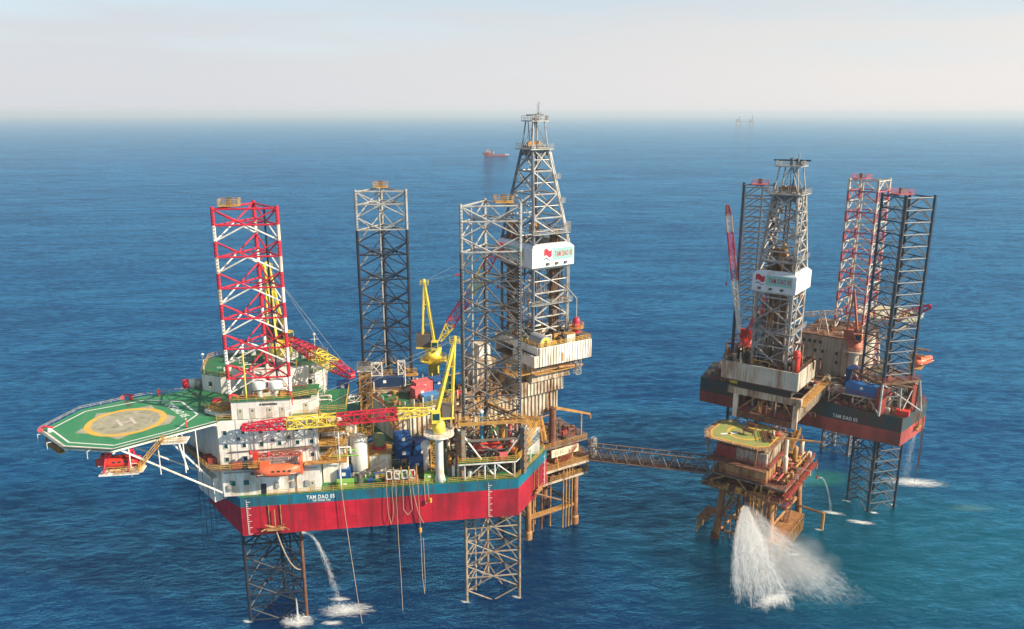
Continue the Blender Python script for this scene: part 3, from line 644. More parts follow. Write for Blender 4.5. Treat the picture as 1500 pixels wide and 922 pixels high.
dv = thing('lifeboat_davit', 'orange davit frame holding the lifeboat on the white quarters', 'davit', A, (7.6, -1, 34))
for x in (3.6, 11.8):
    mb().box((x - .25, -.4, 33.2), (x + .25, 1.0, 37.0)).build('post', orange, A, dv); mb().box((x - .22, -2.3, 36.6), (x + .22, 1.3, 37.1)).build('arm', orange, A, dv); tube('fall_wire', (x + (.9 if x < 7 else -.9), -1.7, 36.6), (x + (.9 if x < 7 else -.9), -1.7, 35.6), .06, black, dv, A)
mb().boom((3.6, -.3, 37.6), (11.8, -.3, 37.6), .7, .6, 9, .08).build('cross_truss', dred, A, dv)
mb().box((2.6, -2.6, 36.2), (4.4, -.4, 36.4)).rail([(2.6, -2.6, 36.4), (4.4, -2.6, 36.4), (4.4, -.4, 36.4)], step=.9).build('boarding_platform', rustyellow, A, dv)
mb().box((3.2, -1, 37.2), (4.1, .3, 38.4)).build('winch', tankred, A, dv)
lifeboat(A, (-18.6, -5.4, 39.4), 7.6, 4, 'red lifeboat slung under the near side of the helideck', tankred)
dv = thing('lifeboat_cradle', 'red cradle frame with yellow rails below the helideck', 'davit', A, (-20, -4, 39))
for x in (-20.6, -16.6): mb().tube((x, -7.4, 39.2), (x + .6, -6.2, HZ - .5), .22, 5).tube((x + 1.2, -5.6, 39.2), (x + .6, -6.2, HZ - .5), .22, 5).build('side_frame', red, A, dv)
mb().box((-21.4, -7.8, 38.75), (-14.8, -4.0, 38.95)).build('floor', white, A, dv)
mb().rail([(-18.4, -7.8, 38.9), (-14.8, -7.8, 38.9), (-14.8, -4.0, 38.9)], step=1.1).build('railing', railyellow, A, dv)
for i, (x, y) in enumerate(((-6.0, 4.4), (-4.9, 3.0), (.2, -.3))):
    mb().box((x - .8, y - .5, Z1 + .12), (x + .8, y + .5, Z1 + 1.2)).build('locker', dred, A)
    tag(bpy.context.scene.objects[-1] if False else [o for o in COL.objects if o.name.startswith('locker')][-1], ('dark red locker farthest along the shaded bow walkway', 'dark red locker in the middle of the bow walkway', 'dark red locker at the front corner of the quarters walkway')[i], 'locker')
# people on the helideck
def person(F, c, heading, label, pose=0):
    j = {'pel': (0, 0, .95), 'chest': (0, .02, 1.28), 'neck': (0, .01, 1.5), 'head': (0, .03, 1.62), 'crown': (0, .02, 1.76),
         'shl': (.19, 0, 1.42), 'ell': (.27, .03, 1.14), 'hal': (.26, .14, .9), 'shr': (-.19, 0, 1.42), 'elr': (-.27, -.02, 1.14), 'har': (-.27, .08, .88),
         'hil': (.1, 0, .9), 'knl': (.11, .08, .5), 'anl': (.11, .02, .09), 'tol': (.12, .18, .04), 'hir': (-.1, 0, .9), 'knr': (-.11, .0, .5), 'anr': (-.11, -.1, .09), 'tor': (-.12, .07, .04)}
    rad = dict(pel=.15, chest=.17, neck=.07, head=.105, crown=.08, shl=.08, ell=.06, hal=.045, shr=.08, elr=.06, har=.045, hil=.1, knl=.075, anl=.06, tol=.045, hir=.1, knr=.075, anr=.06, tor=.045)
    ks = list(j); ed = [('pel', 'chest'), ('chest', 'neck'), ('neck', 'head'), ('head', 'crown'), ('chest', 'shl'), ('shl', 'ell'), ('ell', 'hal'), ('chest', 'shr'), ('shr', 'elr'), ('elr', 'har'), ('pel', 'hil'), ('hil', 'knl'), ('knl', 'anl'), ('anl', 'tol'), ('pel', 'hir'), ('hir', 'knr'), ('knr', 'anr'), ('anr', 'tor')]
    me = bpy.data.meshes.new('person'); me.from_pydata([j[k] for k in ks], [(ks.index(a), ks.index(b_)) for a, b_ in ed], [])
    e = thing('person', label, 'person', F, c); W = F.M @ Matrix.Translation(c) @ Matrix.Rotation(R(heading), 4, 'Z')
    o = bpy.data.objects.new('body', me); link(o, W, e)
    sk = o.modifiers.new('skin', 'SKIN'); sk.use_smooth_shade = True
    for i, k in enumerate(ks): v = me.skin_vertices[0].data[i]; v.radius = (rad[k], rad[k]); v.use_root = (k == 'pel')
    o.modifiers.new('sub', 'SUBSURF').levels = 1; o.modifiers['sub'].render_levels = 1
    m = MATS.get('coverall')
    if not m:
        m = M('coverall', (.6, .03, .03), .8); n, l = m.node_tree.nodes, m.node_tree.links
        tc = n.new('ShaderNodeTexCoord'); sp = n.new('ShaderNodeSeparateXYZ'); l.new(tc.outputs['Object'], sp.inputs[0])
        rp = n.new('ShaderNodeValToRGB'); rp.color_ramp.interpolation = 'CONSTANT'; el = rp.color_ramp.elements
        el[0].color = (.02, .015, .01, 1); el[1].position = .06; el[1].color = (.6, .03, .03, 1); x = el.new(.755); x.color = (.42, .22, .14, 1)
        dv_ = n.new('ShaderNodeMath'); dv_.operation = 'DIVIDE'; dv_.inputs[1].default_value = 2; l.new(sp.outputs[2], dv_.inputs[0]); l.new(dv_.outputs[0], rp.inputs[0])
        l.new(rp.outputs[0], n['Principled BSDF'].inputs['Base Color'])
    me.materials.append(m)
    FM = Frame((0, 0), 0); FM.M = W
    mb().lathe((0, .03, 1.68), [(.16, 0), (.15, .05), (.125, .1), (.06, .15), (.01, .165)], 10).build('hard_hat', white, FM, e, smooth=True)
person(A, (-17.4, 17.0, HZ), 200, 'person in red coveralls standing at the far edge of the helideck')
person(A, (-7.9, -.9, HZ), 80, 'person in red coveralls standing by the near edge of the helideck')

# ------------------------------------------------------------------ pedestal cranes of the nearer rig
def crane(F, c, z0, z1, label, boom_from, boom_to, segs, apex, ped=white, house=yellow, cabside=-1, w=1.5, rped=.85, ring_r=3.0, hook=None, legm=yellow, group='cranes of the nearer rig', pend=grey, hs=1.0):
    """pedestal, ring platform, slew drum, machinery house, cab, A-frame with back legs, lattice boom in coloured sections, pendant wires"""
    x, y = c; t = thing('pedestal_crane', label, 'crane', F, (x, y, z0), group)
    mb().lathe((x, y, z0), [(rped * 1.5, 0), (rped, 1.6), (rped, z1 - z0 - 1), (rped * 1.35, z1 - z0)], 20).build('pedestal', ped, F, t, smooth=True)
    if ring_r:
        mb().lathe((x, y, z1 - .25), [(ring_r, 0), (ring_r, .25)], 28).build('ring_platform', ped, F, t)
        mb().rail([(*p, z1) for p in ring_pts((x, y), ring_r - .1, 16)], close=True, step=1.5).build('ring_railing', ped, F, t)
    mb().lathe((x, y, z1), [(rped * 1.45, 0), (rped * 1.45, .5), (rped * 1.6, .6), (rped * 1.6, 1.7), (rped * 1.45, 1.8), (rped * 1.6, 3.2)], 20).build('slew_drum', house, F, t, smooth=True)
    zt = z1 + 3.2; a, b_ = Vector(boom_from), Vector(boom_to); d = b_ - a; dh = Vector((d.x, d.y, 0)).normalized(); s_ = Vector((-dh.y, dh.x, 0)); c0 = Vector((x, y, zt))
    def pr(o0, o1, s0, s1): return [tuple((c0 + dh * p + s_ * q_)[:2]) for p, q_ in ((o0, s0), (o1, s0), (o1, s1), (o0, s1))]
    mb().prism(pr(-3.0 * hs, .8 * hs, -1.3 * hs, 1.3 * hs), zt, zt + .35).build('slew_deck', house, F, t)
    mb().prism(pr(-3.0 * hs, -.6, -1.1 * hs, 1.1 * hs), zt + .35, zt + 2.6 * hs).build('machinery_house', dgrey if house == yellow else house, F, t)
    k = mb().prism(pr(-.2, 1.5, 1.0 * cabside, 2.5 * cabside) if cabside > 0 else pr(-.2, 1.5, -2.5, -1.0), zt - .2, zt + 2.1).build('cab', house, F, t)
    q_ = pr(1.45, 1.53, 1.15 * cabside, 2.35 * cabside) if cabside > 0 else pr(1.45, 1.53, -2.35, -1.15)
    mb().prism(q_, zt + .5, zt + 1.8).build('cab_window', glass, F, k)
    mb().prism(pr(0, 1.3, 2.5, 2.55) if cabside > 0 else pr(0, 1.3, -2.55, -2.5), zt + .5, zt + 1.8).build('cab_window', glass, F, k)
    ap = Vector(apex)
    for q in (-1, 1):
        top = ap + s_ * .5 * q
        tube('mast_leg', c0 + dh * .6 + s_ * 1.1 * q + Vector((0, 0, .2)), top, .36, legm, t, F, 4); tube('back_leg', c0 - dh * 2.6 + s_ * 1.1 * q + Vector((0, 0, .2)), top, .25, legm, t, F, 5)
    tube('head_beam', ap - s_ * .9, ap + s_ * .9, .3, legm, t, F); mb().lathe((ap.x, ap.y, ap.z), [(.35, 0), (.35, .5), (.1, .6)], 8).build('head_lamp', legm, F, t)
    for f in (.35, .65):
        p = (c0 + dh * .6).lerp(ap, f); p2 = (c0 - dh * 2.6).lerp(ap, f); tube('mast_tie', p, p2, .11, legm, t, F); tube('mast_tie', p - s_ * (1.1 - .6 * f), p + s_ * (1.1 - .6 * f), .11, legm, t, F)
    mb().rail([ap + dh * 1 - s_ * .9 - Vector((0, 0, 1)), ap + dh * 1 + s_ * .9 - Vector((0, 0, 1)), ap - dh * .9 + s_ * .9 - Vector((0, 0, 1)), ap - dh * .9 - s_ * .9 - Vector((0, 0, 1))], close=True, step=1).build('mast_platform', legm, F, t)
    L = d.length
    for f0, f1, mat in segs:
        w0 = w * (.35 if f0 == 0 else 1); w1 = w * (.5 if f1 == 1 else 1)
        mb().boom(a.lerp(b_, f0), a.lerp(b_, f1), w, w0, max(3, int(L * (f1 - f0) / 1.6)), .14, w * (.7 if f1 == 1 else 1), w1).build('boom_section', mat, F, t)
    b = mb(); b.tube(ap, a.lerp(b_, .97) + Vector((0, 0, w * .4)), .04, 4); b.tube(ap + s_ * .4, a.lerp(b_, .7) + Vector((0, 0, w * .5)), .04, 4); b.build('pendant_wire', pend, F, t)
    mb().tube(b_ - s_ * .5, b_ + s_ * .5, .4, 8).build('tip_sheave', segs[-1][2], F, t)
    if hook:
        for i, (f, dz) in enumerate(hook):
            p = a.lerp(b_, f) - Vector((0, 0, w * .4)); bb = MB(); bb.tube(p, p - Vector((0, 0, dz)), .04, 4); bb.build('hoist_wire', black, F, t)
            mb().lathe((p.x, p.y, p.z - dz - .9), [(.06, 0), (.3, .15), (.36, .6), (.12, .9)], 8).build('hook_block', red, F, t)
    return t
crane(A, (38.1, 1.7), 29, 39.2, 'yellow crane on white pedestal at the near deck edge, boom laid left', (36.6, .6, 44.3), (1.8, -.7, 43.6), [(0, .18, yellow), (.18, .51, red), (.51, .77, yellow), (.77, 1, red)], (41.6, 1.9, 58.2), cabside=1, w=1.75, hook=[(.97, 4.0), (.88, 4.6)], rped=.8)
crane(A, (6.0, 24), 44.3, 49.6, 'yellow crane behind the banded leg, boom sloping down right', (8.2, 22.5, 53.6), (21.8, 6.0, 50.4), [(0, .42, red), (.42, .74, yellow), (.74, 1, red)], (4.3, 24.5, 69.4), ped=white, cabside=1, w=2.0, rped=1.5, ring_r=3.6, hs=1.35)
crane(A, (39.4, 45), 29, 40.6, 'yellow crane beyond the pipe deck with its boom raised past the derrick', (41.2, 44.4, 45.8), (56.0, 42.0, 69.6), [(0, .16, yellow), (.16, .5, red), (.5, .74, yellow), (.74, 1, red)], (37.6, 45.2, 60.4), ped=yellow, cabside=-1, w=2.2, rped=1.35, ring_r=3.4, hook=[(.95, 8.0)], hs=1.35)
# crane hook lines hanging over open sea
for lab, a, c in (('red hook block on slack line between banded and navy legs', (9.5, 22, 57.5), (15, 18, 51.3)), ('red hook block on slack line right of the rear yellow crane', (37.9, 44, 60), (45.0, 42, 62.3))):
    t = thing('hook_block', lab, 'hook block', A, c); a, c = Vector(a), Vector(c)
    mb().tube(c, c + (a - c).normalized() * -1.0, .35, 6, .12).build('block', red, A, t); mb().path([a, a.lerp(c, .5) - Vector((0, 0, .5)), c], .05, 4).build('hoist_line', black, A, t)
# boom rests
t = thing('boom_rest_tower', 'slim white lattice tower holding up the bow crane boom', 'boom rest', A, (14.5, 15, Z2))
mb().boom((14.6, 15.0, Z2), (14.6, 15.0, 49.6), 1.9, 1.9, 4, .1, up=(0, 1, 0)).build('lattice', white, A, t); mb().box((13.2, 14.0, 49.6), (16.0, 16.0, 49.9)).build('saddle', white, A, t)
t = thing('lattice_stair_tower', 'pale yellow lattice stair tower at the bow crane boom tip', 'stair tower', A, (23.6, 21, 29))
mb().boom((23.6, 21, 29), (23.6, 21, 46.6), 2.4, 2.4, 7, .13, up=(0, 1, 0)).build('lattice', rustyellow, A, t)
mb().box((22.0, 19.4, 46.6), (25.4, 22.6, 46.8)).build('head_platform', white, A, t); mb().rail([(22, 19.4, 46.8), (25.4, 19.4, 46.8), (25.4, 22.6, 46.8), (22, 22.6, 46.8)], close=True, step=1.1).build('railing', railyellow, A, t)
for k in range(5): mb().stairs((22.6, 20.2 + .8 * (k % 2), 30 + 3.2 * k), (24.6, 20.2 + .8 * (k % 2), 33.2 + 3.2 * k), .7, (0, 1, 0)).build('flight', rustyellow, A, t)
t = thing('access_bridge', 'white truss bridge from the quarters to the yellow stair tower', 'footbridge', A, (20, 19, 40))
mb().boom((15.3, 18.5, 40.4), (22.4, 20.5, 40.6), 1.4, 1.3, 5, .1).build('truss', white, A, t)

# ------------------------------------------------------------------ raised pipe deck with ribbed walls (cantilever frame)
pd = thing('pipe_deck', 'raised green pipe deck on ribbed cream walls amidships', 'deck house', B, (-20, 16, 29))
PZ = 36.4
PP = [(-30.3, 9.3), (-18, 8.6), (-12, 8.6), (-12, 25.8), (-30.6, 25.8)]
mb().prism(PP, 29, PZ - .35).ribs((-30.3, 9.3), (-18, 8.6), 29, PZ - .4, 1, 1.15, .4, .4).build('ribbed_wall', cream, B, pd)
mb().prism([(-31, 8.5), (-11.9, 7.9), (-11.9, 26.2), (-31.2, 26.2)], PZ - .35, PZ).build('deck_edge', dirtycream, B, pd)
mb().add([(-30.8, 8.8, PZ + .01), (-12, 8.3, PZ + .01), (-12, 26, PZ + .01), (-31, 26, PZ + .01)], [(0, 1, 2, 3)]).build('deck', green, B, pd)
mb().rail([(-31, 26, PZ), (-31, 8.7, PZ)], step=1.3, r=.07).build('railing', dred, B, pd)
mb().rail([(-31, 8.7, PZ), (-12.5, 8.2, PZ)], step=1.6).build('railing', railyellow, B, pd)
for i in range(8):
    tube('stanchion', (-28.5 + i * 2.2, 8.9, PZ), (-28.5 + i * 2.2, 8.9, PZ + 2.2), .17, cream, pd, B); tube('stanchion', (-29.5 + i * 2.4, 23.5 - .3 * i, PZ), (-29.5 + i * 2.4, 23.5 - .3 * i, PZ + 2.6), .17, cream, pd, B)
mb().stairs((-31.6, 11, PZ), (-31.6, 2.6, 29.2), 1, (1, 0, 0)).build('stair', rustyellow, B, pd)
mb().stairs((-19, 8.0, PZ - .4), (-26, 7.0, 29.4), 1, (0, 1, 0)).build('stair', rustyellow, B, pd)
# far mezzanine in front of the navy leg
mz = thing('far_mezzanine', 'brown railed walkway deck in front of the dark navy leg', 'walkway', A, (28, 34, 29))
mb().box((21.5, 33.2, 36.6), (36.5, 36, 36.9)).build('floor', dirtycream, A, mz); mb().rail([(21.5, 33.2, 36.9), (36.5, 33.2, 36.9)], step=1.5).build('railing', rustyellow, A, mz)
for x in (22, 27, 32, 36): tube('post', (x, 33.6, 29), (x, 33.6, 36.6), .2, cream, mz, A)
t = thing('white_portal_frame', 'white braced portal frame at the foot of the navy leg', 'portal frame', A, (28, 36, 37))
mb().boom((25.6, 37, 37), (25.6, 37, 42.8), 2.4, 1.0, 2, .16, up=(0, 1, 0)).build('left_trestle', white, A, t); mb().boom((31.4, 37, 37), (31.4, 37, 43), 1.6, 1.0, 2, .14, up=(0, 1, 0)).build('right_trestle', white, A, t)

# ------------------------------------------------------------------ loose cargo and tanks on the deck
def container(F, c, sz, label, mat, rot=0, cat='container', ribs=True, group=None):
    t = thing('cargo_container', label, cat, F, c, group); FM = Frame((0, 0), 0); FM.M = F.M @ Matrix.Translation(c) @ Matrix.Rotation(R(rot), 4, 'Z')
    x, y, z = sz[0] / 2, sz[1] / 2, sz[2]
    mb().box((-x, -y, .12), (x, y, z - .06)).build('body', mat, FM, t)
    b = MB().ribs((-x, -y), (x, -y), .2, z - .15, 1, .45, .18, .06).ribs((x, -y), (x, y), .2, z - .15, 1, .45, .18, .06); b.build('side_ribs', mat, FM, t)
    b = MB()
    for sx in (-1, 1):
        for sy in (-1, 1): b.box((sx * x - .1, sy * y - .1, 0), (sx * x + .1, sy * y + .1, z))
    for sy in (-1, 1): b.box((-x, sy * y - .09, z - .14), (x, sy * y + .09, z + .02)).box((-x, sy * y - .09, 0), (x, sy * y + .09, .14))
    b.build('corner_frame', mat, FM, t)
    mb().box((-.35, -y - .1, z * .55), (.35, -y - .05, z * .8)).build('stencil_plate', markwhite, FM, t)
    return t
def drum_tank(F, c, r, hgt, label, mat, rail=True, cone=True):
    t = thing('storage_tank', label, 'tank', F, c); x, y, z = c
    if cone: mb().lathe(c, [(.25, .3), (r, 1.6), (r, hgt - .25), (r * .9, hgt - .05), (.2, hgt + .1)], 24).build('shell', mat, F, t, smooth=True)
    else: mb().lathe(c, [(r, 0), (r, hgt - .25), (r * .9, hgt - .05), (.2, hgt + .1)], 24).build('shell', mat, F, t, smooth=True)
    if cone:
        for k in range(4): a = R(45 + 90 * k); tube('leg', (x + r * .93 * math.cos(a), y + r * .93 * math.sin(a), z), (x + r * .93 * math.cos(a), y + r * .93 * math.sin(a), z + 2), .14, white, t, F)
    if rail: mb().rail([(*p, z + hgt - .1) for p in ring_pts((x, y), r + .1, 12)], close=True, step=1.3).build('top_railing', railyellow, F, t)
    mb().tube((x + r + .12, y - .3, z), (x + r + .12, y - .3, z + hgt), .06, 4).tube((x + r + .12, y + .3, z), (x + r + .12, y + .3, z + hgt), .06, 4).build('ladder', railyellow, F, t)
    return t
drum_tank(A, (22.3, 6.6, 29), 1.65, 8.6, 'tall white cylindrical silo nearest the deck edge', white)
drum_tank(A, (19.0, 8.6, 29), 1.55, 8.8, 'tall white silo tucked behind the stair landings', white)
drum_tank(A, (20.4, 12.6, 29), 1.55, 8.6, 'white silo standing behind the nearest silo', white)
t = thing('white_shed', 'cream shed container with sloping roof panel beside the silo', 'shed', A, (26.4, 9.6, 29))
mb().box((24.2, 7.0, 29), (28.6, 12.4, 33.0)).ribs((24.2, 7.0), (28.6, 7.0), 29.1, 32.9, 1, .7, .12, .07).build('walls', cream, A, t); mb().box((24.0, 6.8, 33.0), (28.8, 12.6, 33.2)).build('roof', rustyellow, A, t); mb().box((27.2, 6.85, 29.2), (28.2, 6.98, 31.4)).build('door', cream, A, t)
t = thing('khaki_tank', 'khaki ribbed drum on a red base atop the cream shed', 'tank', A, (26.2, 10, 33.2))
mb().lathe((26.2, 10.2, 33.7), [(1.2, 0), (1.25, .3), (1.25, 2.0), (1.0, 2.5), (.2, 2.7)], 14).build('drum', greent, A, t, smooth=True); mb().lathe((26.2, 10.2, 33.2), [(1.5, 0), (1.5, .5)], 14).build('base', red, A, t)
t = thing('grey_davit', 'grey knuckle boom leaning over the deck beside the silo', 'davit', A, (22.6, 2.6, 29))
mb().lathe((22.4, 2.4, 29), [(.55, 0), (.5, 1.6), (.35, 2.2)], 10).build('base', dgrey, A, t); mb().tube((22.3, 2.3, 30.6), (27.6, 3.4, 33.4), .32, 4, .2).build('arm', dgrey, A, t)
for i, (c, sz, lab, mt, rot) in enumerate((
    ((19.3, 4.6, 29), (2.4, 2.2, 2.8), 'small blue container under the stair landings by the silo', blue, 0),
    ((31.0, 12.4, 29), (3.0, 2.6, 3.2), 'lower blue tank container of the pair beside the ribbed wall', blue, 8),
    ((31.0, 12.5, 32.25), (3.0, 2.6, 2.9), 'upper blue tank container stacked beside the ribbed wall', blue, 8),
    ((34.8, 12.6, 29), (3.6, 2.6, 3.0), 'blue container right of the stacked pair', blue, 12),
    ((35.0, 12.6, 32.05), (3.2, 2.4, 1.2), 'low blue tray stacked on the container by the crane pedestal', blue, 12),
    ((33.8, 7.6, 29), (3.2, 2.4, 2.4), 'dark blue basket near the pedestal of the near crane', blue, 0),
    ((25.6, 18.2, 29), (3.4, 2.6, 3.0), 'blue container in the shade behind the cream shed', blue, 0),
    ((21.6, 16.6, 29), (3.0, 3.0, 3.4), 'blue tank container in the shade behind the silos', blue, 0),
    ((31.2, 3.4, 29), (2.6, 1.6, 1.5), 'lime green crate among the hose stands', lime, 0),
    ((19.6, 1.9, 29), (3.2, 1.4, 1.3), 'lime green crate at the deck edge below the quarters stair', lime, 0),
    ((36.0, 2.6, 29), (1.8, 1.4, 1.4), 'lime green crate beside the near crane pedestal', lime, 0))):
    container(A, c, sz, lab, mt, rot)
for i, (c, sz, lab, mt, rot) in enumerate((
    ((-22.0, 14.6, PZ), (3.4, 2.6, 2.6), 'sunbleached red container on the pipe deck, front of two', pinkred, 0),
    ((-20.3, 16.8, PZ), (4.0, 2.6, 3.2), 'sunbleached red container on the pipe deck, behind the other', pinkred, 0),
    ((-20.6, 12.2, PZ), (4.0, 1.8, 1.6), 'light blue skid in front of the red containers', ltblue, 0),
    ((-15.8, 18.2, PZ), (2.6, 2.6, 2.6), 'navy tank container right of the red containers', blue, 0),
    ((-13.2, 17.0, PZ), (2.4, 2.4, 2.4), 'dark green tank container right of the navy one', M('dark_green', (.015, .08, .06), .5), 0),
    ((-25.6, 24.0, PZ), (1.4, 1.2, 1.8), 'small bright red locker at the far side of the pipe deck', red, 0),
    ((-14.2, 9.8, PZ), (1.4, 1.0, 1.4), 'small red box at the near edge of the pipe deck', red, 0))):
    container(B, c, sz, lab, mt, rot)
container(A, (27.4, 36.0, 37), (8.6, 2.4, 2.8), 'long dark blue container at the foot of the navy leg', M('deep_blue', (.015, .045, .11), .5), 0)
container(A, (18.6, 24, 40.5), (2.4, 2.0, 2.6), 'dark blue box by the white access bridge', blue, 0)
t = thing('vent_post', 'white mushroom vent post left of the near crane pedestal', 'vent', A, (35.6, 5.2, 29))
mb().lathe((35.6, 5.2, 29), [(.7, 0), (.55, .6), (.6, 5.2), (.95, 5.5), (1.05, 6.6), (.6, 7.1), (.1, 7.2)], 16).build('vent', white, A, t, smooth=True)
t = thing('ladder_cage', 'orange yellow ladder cage behind the near crane pedestal', 'ladder', A, (37, 4, 29))
mb().boom((37.0, 4.2, 29.2), (37.0, 4.2, 37.5), 1.0, 1.0, 8, .08, up=(0, 1, 0)).build('cage', railyellow, A, t); mb().box((36, 3.4, 31), (38, 5, 31.15)).build('landing', railyellow, A, t)
# hose station: frames, drums, hoses over the side
t = thing('hose_station', 'row of small white-framed hose stands at the near deck edge', 'hose station', A, (30, 1, 29))
for z in (23.4, 25.6): mb().box((.3, -.025, z), (53.4, .02, z + .05)).build('plate_seam', MATS['seam_paint'], A, hull)
for k in range(4): mb().box((27.6 + k * 1.5, .3, 30.6), (27.75 + k * 1.5, .5, 32.4)).box((28.55 + k * 1.5, .3, 30.6), (28.7 + k * 1.5, .5, 32.4)).box((27.6 + k * 1.5, .3, 32.25), (28.7 + k * 1.5, .5, 32.4)).box((27.6 + k * 1.5, .3, 30.6), (28.7 + k * 1.5, .5, 30.75)).build('frame', white, A, t)
for k in range(5): tube('post', (27.5 + k * 1.5, .7, 29), (27.5 + k * 1.5, .7, 33.0), .12, rustyellow, t, A)
mb().box((27.2, 1.5, 29.02), (34, 4.4, 29.5)).build('drip_tray', rust, A, t)
for k in range(9): x = 27.6 + (k * 1.37) % 6; mb().lathe((x, 2.0 + (k * .83) % 2.3, 29.5), [(.35, 0), (.35, 1.0 + .1 * (k % 4)), (.15, 1.3)], 8).build('valve', (red, rustyellow, white, dgrey)[k % 4], A, t)
hoses = [
    [(27.9, .1, 31.5), (27.6, -.5, 29), (27.7, -.7, 24), (28.2, -.8, 21.6), (28.8, -.7, 24), (28.6, -.5, 29), (28.9, .1, 31.5)],
    [(29.4, .1, 31.5), (29.4, -.6, 29), (29.5, -.7, 18), (29.7, -.8, 10), (29.8, -.8, 2)],
    [(30.9, .1, 31.5), (30.7, -.6, 28), (30.7, -.8, 24.6), (31.5, -.9, 23.4), (32.4, -.8, 24.4), (32.2, -.6, 28), (31.9, .1, 31.5)],
    [(32.6, .1, 31.5), (32.7, -.6, 28), (33.6, -.7, 23.5), (34.6, -.8, 21.2)],
    [(33.6, .1, 31.5), (33.7, -.6, 29), (33.9, -.7, 18), (34.0, -.8, 9), (34.3, -.8, 5.5), (34.5, -.8, 9), (34.4, -.7, 18)],
    [(35.0, .2, 31), (34.9, -.6, 28), (35.1, -.7, 25.4), (35.7, -.7, 26), (35.6, -.5, 29), (35.5, .2, 30)],
    [(29.0, .1, 29), (28.9, -.6, 22), (29.0, -.8, 12), (29.2, -.8, 3)]]
hl = ['tan hose loop at the left of the hose row', 'long tan hose hanging to the sea from the hose row', 'tan hose loop in the middle of the hose row', 'tan hose hanging slantwise past the hull edge', 'long double hose with yellow float right of the hose row', 'short tan hose loop at the right of the hose row', 'thin dark line hanging beside the left hose loop']
for k, (pts, lab) in enumerate(zip(hoses, hl)): tag(mb().path(pts, .055 if k < 6 else .035, 5).build('hanging_hose', hose if k < 6 else black, A), lab, 'hose')
for x, z in ((33.85, 19.3), (36.0, 25.6)): tag(mb().lathe((x, -.75, z), [(.1, 0), (.3, .1), (.3, .9), (.1, 1)], 8).build('hose_float', M('float_orange', (.75, .32, .02), .5), A), 'orange yellow float on the ' + ('long double hose below the hull' if x < 35 else 'hose at the right of the hose row'), 'float')
tag(mb().path([(18.2, -.3, 44), (18.8, -.7, 33), (19.8, -1.0, 20), (21.0, -1.2, 6), (21.6, -1.2, 0.2)], .06, 5).build('hanging_hose', hose, A), 'longest tan line hanging from the stair landings down to the sea', 'rope')
for k in range(6):
    x = -8.8 + k * 1.1; y = 6.5 - k * .8; tag(mb().path([(x, y, 35), (x - .1, y - .4, 27), (x - .3 + .1 * k, y - .4, 15 + 2 * k)], .05, 4).build('hanging_line', black, A), ('leftmost', 'second from left', 'third from left', 'fourth from left', 'fifth from left', 'rightmost')[k] + ' dark line hanging off the bow corner below the walkway', 'rope', 'dark lines hanging off the bow corner')

# ------------------------------------------------------------------ machinery and mezzanine round the near leg
mz = thing('near_mezzanine', 'white-posted mezzanine deck with yellow rails at the near hull corner', 'mezzanine', A, (48, 3, 29))
MP = [(41.8, .6), (53.3, .6), (58.0, 8.0), (55.5, 9.6), (51, 3.0), (41.8, 3.0)]
mb().prism(MP, 32.4, 32.7).build('floor', white, A, mz); mb().add([(*p, 32.72) for p in MP], [tuple(range(6))]).build('floor_plate', green, A, mz)
mb().rail([(41.8, 3, 32.7), (41.8, .7, 32.7), (53.2, .7, 32.7), (57.9, 8, 32.7)], step=1.5, r=.06).build('railing', railyellow, A, mz)
for x, y in ((43, 1), (47, 1), (49, 1), (53, 1), (55.3, 4.4), (57.4, 7.6)): tube('post', (x, y, 29), (x, y, 32.4), .15, white, mz, A)
for a, c in (((43, 1, 29.2), (46.8, 1, 32.3)), ((53, 1, 29.2), (49.2, 1, 32.3))): tube('brace', a, c, .12, white, mz, A)
mb().box((50, .9, 32.75), (51.6, 2.0, 34.2)).box((49.2, 1.1, 32.75), (49.9, 1.9, 33.6)).build('equipment_box', pinkred, A, mz)
for lab, a, c, mt in (('left of two bright red horizontal tanks at the foot of the grey leg', (45.4, 4.6, 34.2), (48.0, 4.6, 34.2), tankred), ('right of two bright red horizontal tanks at the foot of the grey leg', (48.3, 4.6, 34.2), (50.8, 4.6, 34.2), tankred), ('short orange tank lying near the hull corner', (52.6, 3.4, 34.1), (54.6, 4.6, 34.1), orange2)):
    t = thing('pressure_tank', lab, 'tank', A, (a[0], a[1], 32.7)); mb().tube(a, c, 1.0, 18).build('shell', mt, A, t, smooth=True)
    a_, c_ = Vector(a), Vector(c); d = (c_ - a_).normalized(); mb().tube(a_ - d * .2, a_, .7, 14, 1.0).tube(c_, c_ + d * .2, 1.0, 14, .7).build('end_cap', mt, A, t)
    for f in (.2, .8): p = a_.lerp(c_, f); mb().box((p.x - .2, p.y - .8, 29.02), (p.x + .2, p.y + .8, 33.6)).build('saddle', dgrey, A, t)
t = thing('blue_post', 'light blue vertical cylinder in front of the grey leg', 'cylinder', A, (46.9, 4.6, 35)); tube('barrel', (46.9, 5.4, 35.2), (46.9, 5.4, 41.6), .36, postblue, t, A, 12); mb().lathe((46.9, 5.4, 41.5), [(.5, 0), (.5, .4), (.2, .7)], 10).build('cap', white, A, t)
